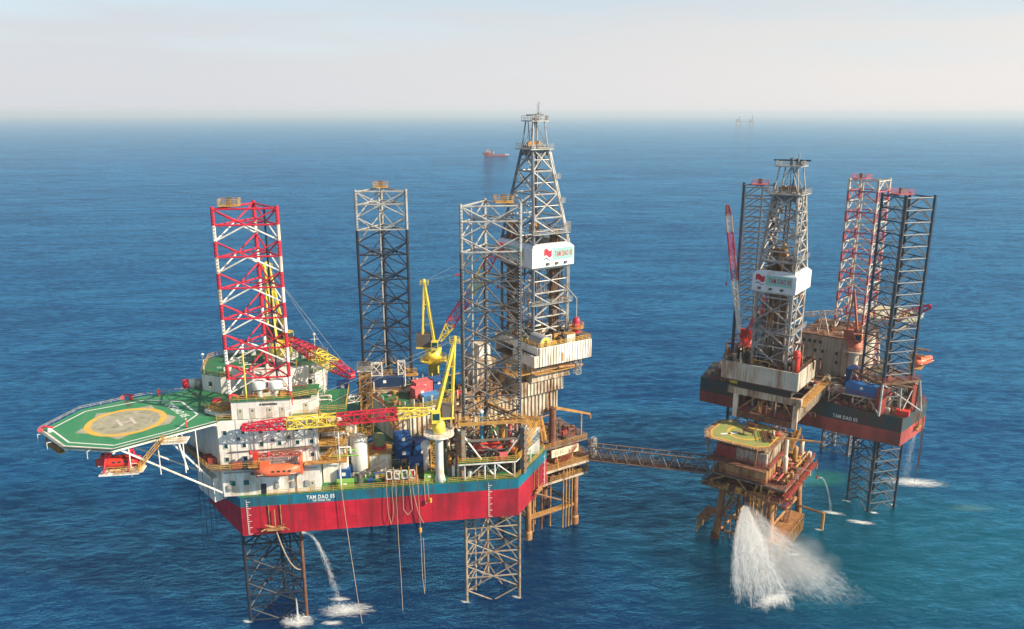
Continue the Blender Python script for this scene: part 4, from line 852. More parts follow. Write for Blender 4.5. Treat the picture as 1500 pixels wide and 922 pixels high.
for k, (x, y, r, z1, mt, lab) in enumerate(((51.4, 7.0, .75, 39.6, rustyellow, 'tan vertical vessel left in the row by the hull corner'), (52.9, 6.4, .5, 39.6, pinkred, 'slim red vertical vessel in the row by the hull corner'), (54.3, 6.2, .6, 39.2, M('pink_vessel', (.52, .28, .22), .55), 'pink beige vertical vessel in the row by the hull corner'), (55.6, 7.2, .4, 37, postblue, 'short blue vertical vessel at the end of the row'))):
    t = thing('vertical_vessel', lab, 'vessel', A, (x, y, 32.7)); mb().lathe((x, y, 29), [(r, 0), (r, z1 - 29.4), (r * .8, z1 - 29.1), (.1, z1 - 29)], 14).build('shell', mt, A, t, smooth=True); mb().lathe((x, y, z1 - .6), [(r + .2, 0), (r + .2, .2)], 14).build('flange', red if k < 3 else grey, A, t)
t = thing('white_module', 'white boxy module with yellow stair above the sunlit hull end', 'module', A, (57, 13, 29))
mb().box((54, 11.2, 29), (60, 16.5, 35.4)).build('walls', white, A, t); mb().box((53.8, 11, 35.4), (60.2, 16.7, 35.6)).build('roof', rustyellow, A, t); mb().rail([(53.8, 11, 35.6), (60.2, 11, 35.6), (60.2, 16.7, 35.6)], step=1.4).build('railing', railyellow, A, t)
mb().box((51.5, 12, 29), (54, 15, 38.2)).build('tower', white, A, t); mb().stairs((60.6, 9.0, 32.8), (60.6, 14.6, 35.5), .9, (1, 0, 0)).build('stair', railyellow, A, t)
mb().stairs((53.6, 1.2, 33), (58.6, 9.2, 36.4), 1.0, (.84, -.54, 0)).build('ramp', railyellow, A, t)
# dense pipework and machinery, bolted to the deck (too small and tangled to pick apart)
def clutter(name, F, x0, x1, y0, y1, z, n, mats, par, hmax=3.0, seed=1):
    rnd = random.Random(seed); bs = [MB() for _ in mats]
    for i in range(n):
        b = bs[rnd.randrange(len(mats))]; x, y = rnd.uniform(x0, x1), rnd.uniform(y0, y1); k = rnd.random(); hh = hmax * (.25 + .75 * rnd.random() ** 1.6)
        if k < .3:
            w, d = rnd.uniform(.4, 1.5), rnd.uniform(.4, 1.3); b.box((x - w / 2, y - d / 2, z), (x + w / 2, y + d / 2, z + hh * .6))
        elif k < .5: b.lathe((x, y, z), [(rnd.uniform(.2, .6), 0), (rnd.uniform(.2, .6), hh * .7), (.12, hh * .8)], 8)
        elif k < .8:
            L = rnd.uniform(1.5, 5); r = rnd.uniform(.07, .2); zz = z + rnd.uniform(.2, hh)
            p = [(x, y, z), (x, y, zz), (x + L, y, zz), (x + L, y, z)] if rnd.random() < .5 else [(x, y, z), (x, y, zz), (x, y + L * .6, zz), (x, y + L * .6, z)]
            b.path(p, r, 5)
        else: b.rail([(x, y, z), (x + rnd.uniform(1.5, 4), y, z)], h=1.1 + .4 * rnd.random(), step=1.2, r=.05)
    for b, m in zip(bs, mats):
        if b.v: b.build(name, m, F, par, kind='stuff')
clutter('deck_machinery', A, 16, 36, 3, 20, 29, 130, (rust, white, dgrey, railyellow, grey, blue), hull, 2.4, 3)
clutter('deck_machinery', A, 40, 52, 5, 22, 29, 150, (rust, dirtycream, dgrey, rustyellow, brownsteel, cream), hull, 6.5, 4)
clutter('deck_machinery', A, 40, 47, 2, 9, 29, 60, (dirtycream, dgrey, rustyellow, white), hull, 5, 14)
clutter('deck_machinery', A, 36, 50, 24, 46, 29, 120, (rust, dirtycream, dgrey, rustyellow, grey, drust), hull, 9, 5)
clutter('deck_machinery', B, -30, -12, 10, 25, PZ, 60, (rust, brownsteel, dgrey, rustyellow, grey), pd, 1.8, 6)
clutter('roof_fittings', A, 10.6, 14.6, 9, 15, Z2, 14, (white, grey, railyellow), q, 1.6, 8)
clutter('roof_fittings', A, -8, 13, 20, 33, Z2 + 3.6, 30, (white, grey, railyellow), q, 1.6, 9)
clutter('landing_fittings', A, 12.5, 20, 1.2, 4.5, Z1 + .15, 20, (white, red, lime, grey), q, 1.7, 10)
clutter('leg_fittings', A, 1.5, 9, 3.5, 8, Z3, 16, (white, grey, railyellow, dred), q, 1.6, 11)

# ------------------------------------------------------------------ cantilever, substructure, drill floor
ct = thing('cantilever', 'stained cream ribbed cantilever carrying the drill floor over the well platform', 'cantilever', B, (-4, 8, 29))
mb().box((-20, 4.4, 29.6), (9.6, 5.2, 35.6)).ribs((-20, 4.4), (9.6, 4.4), 29.8, 35.4, 1, 1.05, .3, .3).build('near_beam', dirtycream, B, ct)
mb().box((-20, 18.2, 29.6), (9.6, 19, 35.6)).build('far_beam', dirtycream, B, ct)
mb().box((-20, 5.2, 34.9), (9.6, 18.2, 35.2)).build('beam_deck', brownsteel, B, ct)
mb().box((-18, 3.4, 35.6), (10.8, 4.6, 35.8)).rail([(-18, 3.5, 35.8), (10.7, 3.5, 35.8)], step=1.7).build('walkway', dirtycream, B, ct)
mb().box((-2, 3.0, 35.8), (9.8, 16, 39.2)).ribs((-2, 3.0), (9.8, 3.0), 35.9, 39.1, 1, .95, .26, .26).build('substructure', dirtycream, B, ct)
mb().box((.6, 2.2, 39.2), (11.8, 15, 43.4)).ribs((.6, 2.2), (11.8, 2.2), 39.4, 41.8, 1, 2.4, .2, .12).build('upper_substructure', dirtycream, B, ct)
mb().box((9.82, 3.6, 35.9), (10.9, 15.4, 36.1)).box((9.82, 3.4, 38.9), (11.0, 15.6, 39.15)).tube((10.7, 3.7, 36), (10.7, 3.7, 39), .2, 4).tube((10.7, 9, 36), (10.7, 9, 39), .2, 4).build('end_frame', grey, B, ct)
mb().box((-4.8, 2.2, 41.4), (.5, 6, 41.6)).rail([(-4.8, 6, 41.6), (-4.8, 2.3, 41.6), (.5, 2.3, 41.6), (12.6, 1.0, 41.6)], step=1.4).box((.5, .6, 41.4), (12.8, 2.1, 41.6)).build('side_gangway', rustyellow, B, ct)
tube('drain_pipe', (1.5, 1.2, 42.9), (15.5, 1.2, 42.9), .26, brownsteel, ct, B); tube('drain_pipe', (7, .4, 42.4), (14.6, 1, 41.6), .3, rust, ct, B)
mb().boom((13.0, 1.0, 43.3), (13.0, 1.0, 39.6), 1.3, 1.3, 3, .1, up=(0, 1, 0)).build('hanging_ladder', grey, B, ct)
clutter('cantilever_gear', B, -18, 0, 6, 17, 35.3, 90, (rust, brownsteel, dgrey, rustyellow, dirtycream), ct, 6, 12)
for i in range(7): tube('drill_pipe', (-17, 7 + i * .5, 36.3), (-3, 7 + i * .5, 40.6), .14, brownsteel, ct, B, 8)
mb().stairs((-9.5, 5.6, 36), (-3.2, 5.6, 42.6), 1, (0, 1, 0)).build('stair', rustyellow, B, ct)
mb().box((-9.5, 10, 35.3), (-4, 16.5, 44.0)).ribs((-9.5, 10), (-4, 10), 35.4, 43.9, 1, 1.1, .2, .15).build('mud_house', dirtycream, B, ct); mb().box((-7.5, 12, 44.0), (-4.5, 16, 47.2)).build('dog_house', cream, B, ct)
for x in (-9, -6.5): mb().box((x, 9.9, 40.5), (x + 1, 9.98, 42.4)).build('door', dgrey, B, ct)

df = thing('drill_floor', 'white ribbed drill floor box with yellow rails under the tall derrick', 'drill floor', B, (8, 8, 43.5))
mb().box((1.2, 0, 43.5), (16.3, .3, 48)).ribs((1.2, 0), (16.3, 0), 43.55, 47.95, 1, .78, .3, .14).build('wind_wall', white, B, df)
mb().box((16.0, .3, 43.5), (16.3, 17.4, 48)).ribs((16.3, 0), (16.3, 17.4), 43.55, 47.95, 1, .78, .3, .14).build('wind_wall', white, B, df)
mb().box((-.1, 0.05, 43.5), (1.18, .35, 46.2)).box((-.1, .35, 43.5), (.2, 9, 46.2)).build('corner_wall', white, B, df)
mb().box((.9, .35, 46.2), (1.2, 17.4, 48)).box((.2, 17.1, 43.5), (16, 17.4, 48)).build('side_wall', white, B, df)
mb().box((.2, .3, 43.4), (16, 17.1, 43.7)).build('floor_base', brownsteel, B, df); mb().box((1.2, .3, 47.3), (16, 17.1, 47.5)).build('floor', green, B, df)
mb().rail([(1, 8, 48), (1, .1, 48), (16.2, .1, 48), (16.2, 17.2, 48)], step=1.3, r=.06).build('railing', railyellow, B, df)
mb().box((7.6, -.2, 43.9), (8.0, -.15, 46)).build('rust_streak_plate', rustyellow, B, df)
mb().tube((-.14, 2.0, 46), (-.14, 5.6, 46), .06, 4).tube((-.14, 3.2, 46), (-.14, 3.2, 47.2), .06, 4).tube((-.14, 4.4, 45.5), (-.14, 4.4, 46.4), .06, 4).build('wall_fittings', dgrey, B, df)
clutter('floor_machinery', B, 2.2, 15, 2, 16, 47.5, 80, (dgrey, brownsteel, grey, rustyellow, cream, dark), df, 4, 13)
t = thing('arched_shed', 'rounded grey shed with yellow end on the drill floor corner', 'shed', B, (3.4, 2.6, 47.5))
prof = [(1.6, 0), (1.6, 1.4), (1.45, 2.0), (1.0, 2.5), (.4, 2.75), (-.4, 2.75), (-1.0, 2.5), (-1.45, 2.0), (-1.6, 1.4), (-1.6, 0)]
n0 = len(prof); vs_ = [(3.6 + p[0], .8, 47.5 + p[1]) for p in prof] + [(3.6 + p[0], 5.6, 47.5 + p[1]) for p in prof]
mb().add(vs_, [(i, n0 + i, n0 + i + 1, i + 1) for i in range(n0 - 1)] + [tuple(range(n0)), tuple(range(2 * n0 - 1, n0 - 1, -1))]).build('shell', M('shed_grey', (.3, .3, .3), .5), B, t); mb().add([(3.6 + p[0] * .85, .76, 47.5 + p[1] * .9) for p in prof], [tuple(range(n0))]).build('end_panel', yellow, B, t); mb().box((3.2, .68, 47.6), (3.9, .75, 49.4)).build('door', dgrey, B, t)
t = thing('red_capsule', 'red vertical capsule tank with yellow collar platform on the drill floor', 'tank', B, (13.2, 3, 47.5))
mb().lathe((14.0, 3.0, 47.5), [(.8, 0), (.95, .3), (.95, 4.6), (.75, 5.2), (.2, 5.5)], 16).build('shell', red, B, t, smooth=True); mb().lathe((14.0, 3.0, 50.4), [(1.9, 0), (1.9, .12)], 12).build('collar', rustyellow, B, t); mb().rail([(*p, 50.5) for p in ring_pts((14.0, 3.0), 1.85, 8)], close=True, step=1.4).build('collar_railing', railyellow, B, t)
mb().path([(14.0, 3.0, 53), (14.0, 3.0, 57.5), (13.0, 7, 60.5), (11.6, 9, 62.5)], .14, 6).build('vent_pipe', grey, B, t)
t = thing('cream_cabinet', 'cream cabinet with yellow top near the red capsule', 'cabinet', B, (11, 2, 47.5)); mb().box((10.0, 1.2, 47.5), (12.4, 3, 49.6)).build('body', cream, B, t); mb().box((9.9, 1.1, 49.6), (12.5, 3.1, 49.75)).build('lid', rustyellow, B, t)
mb().box((13.2, .6, 47.5), (15.8, 2.0, 49.2)).build('grey_crate', dgrey, B); tag([o for o in COL.objects if o.name.startswith('grey_crate')][-1], 'grey crate at the right corner of the nearer drill floor', 'crate')

# ------------------------------------------------------------------ derricks
def derrick(label, F, x0, y0, L, zb, zk, zt, wt, ban, mats, name, texts, mast, lean=(0, 0), Ly=None):
    """square tower: upright legs to zk, then tapering to a crown of width wt at zt; wind wall box ban=(z0,z1,grow)"""
    m1, m2 = mats; Ly = Ly or L
    t = thing('derrick', label, 'derrick', F, (x0 + L / 2, y0 + Ly / 2, zb)); cx, cy = x0 + L / 2, y0 + Ly / 2
    def c(i, z):
        k = 0 if z <= zk else (z - zk) / (zt - zk); hx_, hy_ = L / 2 * (1 - k) + wt / 2 * k, Ly / 2 * (1 - k) + wt / 2 * k
        sx, sy = ((-1, -1), (1, -1), (1, 1), (-1, 1))[i % 4]; return Vector((cx + sx * hx_, cy + sy * hy_, z))
    lv = [zb + (zk - zb) * i / 4 for i in range(5)] + [zk + (zt - zk) * f for f in (.27, .52, .76, 1.0)]
    for j, (a, b_) in enumerate(zip(lv, lv[1:])):
        for i in range(4):
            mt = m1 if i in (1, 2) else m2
            tube('corner_leg', c(i, a), c(i, b_), .36, mt, t, F, 6); tube('girt', c(i, b_), c(i + 1, b_), .2, m1, t, F)
            p, q_ = c(i, a), c(i + 1, b_); mid = (c(i, (a + b_) / 2) + c(i + 1, (a + b_) / 2)) / 2
            tube('brace', c(i, a), c(i + 1, b_), .2, m1 if j % 2 else m2, t, F); tube('brace', c(i + 1, a), c(i, b_), .2, m1, t, F)
            if True: tube('strut', c(i, (a + b_) / 2), c(i + 1, (a + b_) / 2), .12, m1, t, F, 5)
    # ladders and landings on the outer corner
    b = MB()
    for i, z in enumerate((zk + 3.5, zk + 9, zk + 14.5)):
        p = c(1, z); b.box((p.x - .2, p.y - .4, z), (p.x + 1.6, p.y + 1.8, z + .1)); b.rail([(p.x + .2, p.y - .4, z), (p.x + 1.6, p.y - .4, z), (p.x + 1.6, p.y + 1.8, z)], step=.8)
    b.build('landing', grey, F, t)
    p0, p1 = c(1, zb) + Vector((.9, .5, 0)), c(1, zk) + Vector((.9, .5, 0)); p2 = c(1, zt) + Vector((.9, .5, 0))
    b = MB()
    for a, e in ((p0, p1), (p1, p2)):
        for s_ in (0, .6): b.tube(a + Vector((0, s_, 0)), e + Vector((0, s_, 0)), .07, 4)
        k = int((e - a).length / .9)
        for i in range(k): q_ = a.lerp(e, i / k); b.tube(q_, q_ + Vector((0, .6, 0)), .05, 4)
    b.build('ladder', grey, F, t)
    rn = random.Random(int(zb * 10)); b = MB(); b2_ = MB()      # cable runs, hoses and small fittings inside the tower
    for k in range(26):
        px_, py_ = x0 + rn.uniform(.4, L - .4), y0 + rn.uniform(.4, Ly - .4); za = rn.uniform(zb, zk - 6); zz = za + rn.uniform(3, 12); (b if k % 2 else b2_).tube((px_, py_, za), (px_ + rn.uniform(-.6, .6), py_, zz), rn.uniform(.08, .2), 5)
    for k in range(16):
        z_ = rn.uniform(zb + 1, zk - 2); i_ = rn.randrange(4); p_, q__ = c(i_, z_), c(i_ + 1, z_); m_ = p_.lerp(q__, rn.random()); (b if k % 2 else b2_).box((m_.x - .5, m_.y - .5, z_), (m_.x + .5, m_.y + .5, z_ + rn.uniform(.5, 1.6)))
    b.build('tower_fittings', brownsteel, F, t, kind='stuff'); b2_.build('tower_fittings', dgrey, F, t, kind='stuff')
    # travelling block, guide rails, racked pipe, monkey board
    for s_ in (-.5, .5): tube('guide_rail', (cx + s_, cy, zb + 2), (cx + s_, cy, zt - 1), .16, brownsteel, t, F)
    mb().box((cx - .9, cy - .8, ban[1] + 1.5), (cx + .9, cy + .8, ban[1] + 3.6)).lathe((cx, cy, ban[1] + 3.6), [(.7, 0), (.9, .8), (.5, 2.2), (.2, 2.6)], 10).build('travelling_block', rustyellow, F, t)
    for s_ in (-.3, 0, .3): tube('drill_line', (cx + s_, cy, ban[1] + 6), (cx + s_, cy, zt), .04, black, t, F, 4)
    for k in range(20): tube('racked_pipe', (x0 + 1.0 + (k % 5) * .55, y0 + Ly - 1.0 - (k // 5) * .6, zb), (x0 + 1.0 + (k % 5) * .55, y0 + Ly - 1.0 - (k // 5) * .6, ban[1] + 4), .2, brownsteel, t, F)
    for k in range(12): tube('racked_pipe', (x0 + L - 1.2 - (k % 4) * .55, y0 + 1.8 + (k // 4) * .6, zb), (x0 + L - 1.2 - (k % 4) * .55, y0 + 1.8 + (k // 4) * .6, ban[1] + 3), .2, brownsteel, t, F)
    mid = (zb + ban[0]) / 2
    mb().rail([(x0 - 1, y0 - 1, mid), (x0 + L + 1, y0 - 1, mid), (x0 + L + 1, y0 + Ly + 1, mid)], step=1).box((x0 - 1, y0 - 1, mid - .12), (x0 + L + 1, y0, mid)).box((x0 + L, y0, mid - .12), (x0 + L + 1, y0 + Ly + 1, mid)).build('belt_platform', grey, F, t)
    mb().box((x0 - .5, y0 - .5, ban[1] + 2.2), (x0 + L + .5, y0 + .8, ban[1] + 2.35)).rail([(x0 - .5, y0 - .5, ban[1] + 2.35), (x0 + L + .5, y0 - .5, ban[1] + 2.35), (x0 + L + .5, y0 + Ly, ban[1] + 2.35)], step=1).build('monkey_board', grey, F, t)
    # wind wall: octagonal section box with bevelled top and bottom edge
    z0, z1, g = ban
    def rng(g_, z): return [(x0 - g_, y0 - g_, z), (x0 + L + g_, y0 - g_, z), (x0 + L + g_, y0 + Ly + g_, z), (x0 - g_, y0 + Ly + g_, z)]
    vs_ = rng(g - .7, z0 - .5) + rng(g, z0) + rng(g, z1 - .9) + rng(g - .9, z1)
    fs = [(4 * j + i, 4 * j + (i + 1) % 4, 4 * j + 4 + (i + 1) % 4, 4 * j + 4 + i) for j in range(3) for i in range(4)]
    fs += [(3, 2, 1, 0)]
    w_ = mb().add(vs_, fs).build('wind_wall', M('banner_white', (.76, .75, .71), .5, wear=(.6, .55, .45), amt=.3, scale=.4, streak=.3), F, t)
    b = MB(); ins_ = rng(g - 1.6, z1 - .05); ou = rng(g - .9, z1)
    b.add([*ou, *ins_], [(i, (i + 1) % 4, 4 + (i + 1) % 4, 4 + i) for i in range(4)]); b.build('wall_coping', grey, F, t)
    mb().box((x0 + .3, y0 + .3, z0 + 1.0), (x0 + L - .3, y0 + Ly - .3, z0 + 1.2)).build('inner_floor', dark, F, w_)
    # printed banners
    for o, xd, W_ in texts(x0, y0, L, Ly, g):
        zlo, zhi = z0 + 1.45, z1 - 1.0; xd = Vector(xd); nrm = xd.cross(Vector((0, 0, 1))).normalized(); o = Vector(o)
        a = o + xd * (W_ * .30) + nrm * .02; e = o + xd * W_ + nrm * .02
        mb().add([(a.x, a.y, zlo), (e.x, e.y, zlo), (e.x, e.y, zhi), (a.x, a.y, zhi)], [(0, 1, 2, 3)]).build('banner', mint, F, w_)
        lt = o + xd * (W_ * .37) + nrm * .04
        text('banner_lettering', name, F, (lt.x, lt.y, zlo + (zhi - zlo) * .27), xd, (0, 0, 1), W_ * .60, (zhi - zlo) * .5, M('lettering_red', (.5, .02, .05), .5), w_, .01)
        em = o + xd * (W_ * .02) + nrm * .03; flag_emblem(F, (em.x, em.y, zlo + .1), xd, (0, 0, 1), W_ * .25, (zhi - zlo) * .9, w_)
        for k in range(3): p = o + xd * (W_ * (.1 + .3 * k)) + nrm * .02; d_ = o + xd * (W_ * (.1 + .3 * k) + .7) + nrm * .35; mb().box((min(p.x, d_.x), min(p.y, d_.y), z0 + .45), (max(p.x, d_.x), max(p.y, d_.y), z0 + 1.0)).build('flood_lamp', dgrey, F, w_)
    # crown
    for k, (z, w, h_) in enumerate(((zt - .3, wt + 2.2, 1.2), (zt + 6.0, wt + .2, 1.2))):
        b = mb().box((cx - w / 2, cy - w / 2, z), (cx + w / 2, cy + w / 2, z + .25)); b.rail([(cx - w / 2, cy - w / 2, z + .2), (cx + w / 2, cy - w / 2, z + .2), (cx + w / 2, cy + w / 2, z + .2), (cx - w / 2, cy + w / 2, z + .2)], close=True, step=.9); b.build('crown_platform', grey, F, t)
    mb().box((cx - wt * .5, cy - wt * .5, zt - 1.7), (cx + wt * .5, cy + wt * .5, zt - .35)).build('crown_block', dgreysteel, F, t)
    for k in range(3): mb().tube((cx - 1.4 + k * 1.3, cy - .25, zt + .9), (cx - 1.4 + k * 1.3, cy + .25, zt + .9), .7, 12).build('sheave', rust, F, t)
    for i in range(4):
        p = Vector((cx, cy, zt)) + Vector(((-1, -1), (1, -1), (1, 1), (-1, 1))[i] + (0,)) * wt * .5; p2 = Vector((cx, cy, zt + 6)) + Vector(((-1, -1), (1, -1), (1, 1), (-1, 1))[i] + (0,)) * wt * .36
        tube('gin_leg', p, p2, .17, m1, t, F); tube('gin_brace', p, Vector((cx, cy, zt + 6)), .09, m1, t, F, 4)
    b = MB()
    for k in range(18): q_ = Vector((cx + rn.uniform(-wt * .55, wt * .55), cy + rn.uniform(-wt * .55, wt * .55), zt + (0 if k % 3 else 6.2))); b.box((q_.x - .25, q_.y - .25, q_.z), (q_.x + .25, q_.y + .25, q_.z + rn.uniform(.5, 1.8)))
    for k in range(5): b.tube((cx + rn.uniform(-1.6, 1.6), cy + rn.uniform(-1.6, 1.6), zt - 1), (cx + rn.uniform(-1.4, 1.4), cy + rn.uniform(-1.4, 1.4), zt + 6.2), .1, 4)
    b.build('crown_fittings', dgrey, F, t, kind='stuff')
    tube('gin_beam', (cx - wt * .7, cy - 1, zt + 7.4), (cx + wt * .7, cy + 1, zt + 7.4), .22, navy, t, F, 4)
    for dx, dz, r in mast: tube('antenna', (cx + dx, cy, zt + 6), (cx + dx, cy, zt + dz), r, grey, t, F, 5)
    tube('stand_pipe', c(1, zb) + Vector((.3, -.3, 0)), c(1, zk) + Vector((.3, -.3, 0)), .16, grey, t, F); tube('stand_pipe', c(1, zk) + Vector((.3, -.3, 0)), c(1, zt) + Vector((1.2, .4, -1)), .16, grey, t, F)
    return t
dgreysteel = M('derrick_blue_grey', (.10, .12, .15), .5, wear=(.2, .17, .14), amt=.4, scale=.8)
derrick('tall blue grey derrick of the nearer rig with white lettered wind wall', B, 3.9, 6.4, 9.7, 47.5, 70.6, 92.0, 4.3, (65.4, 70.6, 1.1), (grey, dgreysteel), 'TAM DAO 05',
        lambda x0, y0, L, Ly, g: [((x0 + 2.0, y0 - g, 0), (1, 0, 0), L * .88), ((x0 - g, y0 + Ly + g - .6, 0), (0, -1, 0), Ly * .86)], ((1.1, 10.4, .14), (.6, 10.0, .08), (1.6, 8.2, .06)), Ly=13.6)

# ------------------------------------------------------------------ wellhead platform under the cantilever
bk = thing('wellhead_platform', 'rusty wellhead platform behind the sunlit hull end with a white number board', 'platform', B, (6, 6, 0))
for x, y in ((-.8, 1), (13.3, 1), (12.6, 13), (-.8, 13)):
    mb().tube((x, y, -6), (x, y, 13.8), .75, 14, .62).build('column', M('rusty_column', (.36, .165, .045), .7, wear=(.20, .075, .03), amt=.5, scale=.6, streak=.4), B, bk, smooth=True)
    mb().lathe((x, y, -.5), [(.95, 0), (.95, 2.4), (.7, 2.8)], 14).build('splash_sleeve', rust, B, bk)
for a, c in (((-.8, 1), (13.3, 1)), ((13.3, 1), (12.6, 13)), ((12.6, 13), (-.8, 13)), ((-.8, 13), (-.8, 1))):
    tube('brace', (*a, 5.2), (*c, 5.2), .36, brownsteel, bk, B, 8); tube('brace', (*a, 12.5), (*c, 5.3), .22, brownsteel, bk, B, 8)
mb().box((-.6, .6, 5.5), (13, 2.0, 5.65)).build('spider_deck', rustyellow, B, bk)
for k in range(9): tube('conductor', (2 + (k % 3) * 2.6, 3.2 + (k // 3) * 3, -6), (2 + (k % 3) * 2.6, 3.2 + (k // 3) * 3, 24), .3, (rust, drust)[k % 2], bk, B, 8)
for k in range(4): tube('riser', (9.2 + k * .9, .6, -4), (9.2 + k * .9, .6, 17), .17, rustyellow, bk, B, 8)
for k, (z, x0, x1, y0, y1, mt) in enumerate(((13.8, 5.0, 16.5, .2, 14, drust), (17.6, -3.5, 17.2, -1.2, 15, rust), (22.0, 1.5, 17, 1.5, 15, concrete))):
    mb().box((x0, y0, z - .5), (x1, y1, z)).build('deck', mt, B, bk); mb().rail([(x0, y0, z), (x1, y0, z), (x1, y1, z)], step=1.4, r=.06).build('railing', rustyellow, B, bk)
mb().box((-3.5, -1.35, 17.0), (17.2, -1.2, 17.6)).box((3, .05, 13.2), (16.5, .2, 13.8)).build('deck_fascia', M('pale_fascia', (.5, .42, .3), .6, wear=RUST, amt=.4, scale=.6), B, bk)
for x in (2, 6.5, 11, 16.6): tube('post', (x, -.9, 17.6), (x, .4, 22), .2, rustyellow, bk, B)
for x in (4, 10, 16): tube('post', (x, .4, 13.8), (x, .4, 17.2), .2, rustyellow, bk, B)
mb().stairs((7.2, -.6, 17.7), (11.8, -.6, 21.9), 1, (0, 1, 0)).build('stair', dred, B, bk); mb().stairs((-3.2, .4, 17.4), (1.8, .2, 13.9), 1, (0, 1, 0)).build('stair', dred, B, bk)
sg = mb().box((4.6, -.7, 20.4), (12.6, -.55, 22.3)).build('number_board', M('board_cream', (.62, .54, .36), .6), B, bk)
text('board_lettering', '\u0411\u041a-17', B, (5.5, -.72, 20.85), (1, 0, 0), (0, 0, 1), 6.0, 1.0, M('faded_grey', (.32, .27, .18), .7), sg, .01)
mb().boom((17.1, -1.0, 17.6), (17.1, -1.0, 22.8), 1.0, 1.0, 4, .12, up=(0, 1, 0)).build('gangway_frame', grey, B, bk)
clutter('platform_gear', B, -2, 16, 1, 13, 17.6, 70, (rust, brownsteel, dred, rustyellow, drust), bk, 3.8, 21)
clutter('platform_gear', B, 3, 16, 3, 14, 22.0, 50, (rust, brownsteel, dgrey, dred, drust), bk, 4.5, 22)
clutter('platform_gear', B, 5, 16, 1, 13, 13.8, 30, (rust, drust, brownsteel), bk, 2.4, 23)
t = thing('rusty_jib', 'rusty brown jib sloping out from under the cantilever at right', 'jib', B, (11, 2, 26))
mb().tube((7.0, 2.4, 31.8), (19.2, 3.4, 27.2), .45, 4, .3).build('arm', rustyellow, B, t); tube('post', (16.4, 3.2, 22), (16.4, 3.2, 27.9), .2, grey, t, B); mb().lathe((7.0, 2.4, 22), [(.9, 0), (.8, 8), (.9, 9.8)], 10).build('pedestal', drust, B, t); tube('tip', (19.2, 3.4, 27.2), (19.4, 3.4, 26), .3, rust, t, B)

# ------------------------------------------------------------------ gangway bridge
a, c = Vector((19.0, 177.6, 17.3)), Vector((46.4, 170.2, 17.3)); d = (c - a); L = d.length; ga = math.degrees(math.atan2(d.y, d.x)); FB = Frame((a.x, a.y), ga)
gw = thing('truss_footbridge', 'long brown truss footbridge over open water between the two platforms', 'footbridge', FB, (L / 2, 0, 17.3))
for y in (0, 2.4):
    for z in (17.4, 20.9): tube('chord', (-.4, y, z), (L + .4, y, z), .2, M('bridge_paint', (.17, .12, .095), .6, wear=(.12, .065, .04), amt=.45, scale=.8), gw, FB)
    k = 9
    for i in range(k):
        x0, x1 = L * i / k, L * (i + 1) / k; xm = (x0 + x1) / 2
        tube('diagonal', (x0, y, 17.4), (xm, y, 20.9), .13, MATS['bridge_paint'], gw, FB); tube('diagonal', (xm, y, 20.9), (x1, y, 17.4), .13, MATS['bridge_paint'], gw, FB)
for i in range(10): tube('cross_member', (L * i / 9, 0, 17.4), (L * i / 9, 2.4, 17.4), .1, MATS['bridge_paint'], gw, FB); tube('cross_member', (L * i / 9, 0, 20.9), (L * i / 9, 2.4, 20.9), .1, MATS['bridge_paint'], gw, FB)
mb().box((-.3, .3, 17.5), (L + .3, 2.1, 17.6)).build('walkway', drust, FB, gw); mb().rail([(0, .5, 17.6), (L, .5, 17.6)], step=2.4).rail([(0, 2, 17.6), (L, 2, 17.6)], step=2.4).build('handrail', brownsteel, FB, gw)
for y, z in ((1.0, 18.0), (1.4, 17.9), (1.8, 18.2)): tube('service_pipe', (0, y, z), (L, y, z), .13, (dgrey, rust, dgrey)[int(y * 2) % 3], gw, FB)

# ------------------------------------------------------------------ farther rig
hull3 = thing('rig_hull', 'faded red and dark teal hull of the farther drilling rig at right', 'rig hull', G, (-25, 20, 20))
H3 = [(-52.4, 0), (0, 0), (2.8, 16.4), (-14, 49), (-30, 49), (-55, 15)]
mb().prism(H3, 20, 23.7, zb=[20.5, 20, 20, 21, 21, 20.5]).build('lower_hull', hull_red03, G, hull3)
mb().prism(H3, 23.7, 27.5, bottom=False).build('upper_strake', teal03, G, hull3)
mb().add([(p[0] * .992 - .2, p[1] * .985 + .25, 27.52) for p in H3], [tuple(range(6))]).build('deck', M('grimy_deck', (.075, .085, .06), .75, wear=(.14, .08, .05), amt=.5, scale=.4), G, hull3)
text('name_lettering', 'TAM DAO 03', G, (-16.2, -.06, 24.1), (1, 0, 0), (0, 0, 1), 6.0, 1.0, markwhite, hull3)
mb().rail([(-51, .3, 27.5), (-.4, .3, 27.5), (2.4, 16.2, 27.5), (-6, 33, 27.5)], step=1.8).build('railing', dred, G, hull3)
anchor(G, (1.7, 10.5, 22.0), (1, -.15, 0), 'rusty anchor on the pink sunlit end of the farther hull', rust)
for k in range(4): tag(mb().path([(2.6, 13 + k * 1.1, 24), (2.9, 13 + k * 1.1, 15), (2.8, 13.2 + k, 6 + k)], .07, 4).build('hanging_line', (rust, black)[k % 2], G), ('nearest', 'second nearest', 'third nearest', 'farthest')[k] + ' thin line hanging from the pink end of the farther hull', 'rope', 'lines hanging from the farther hull end')

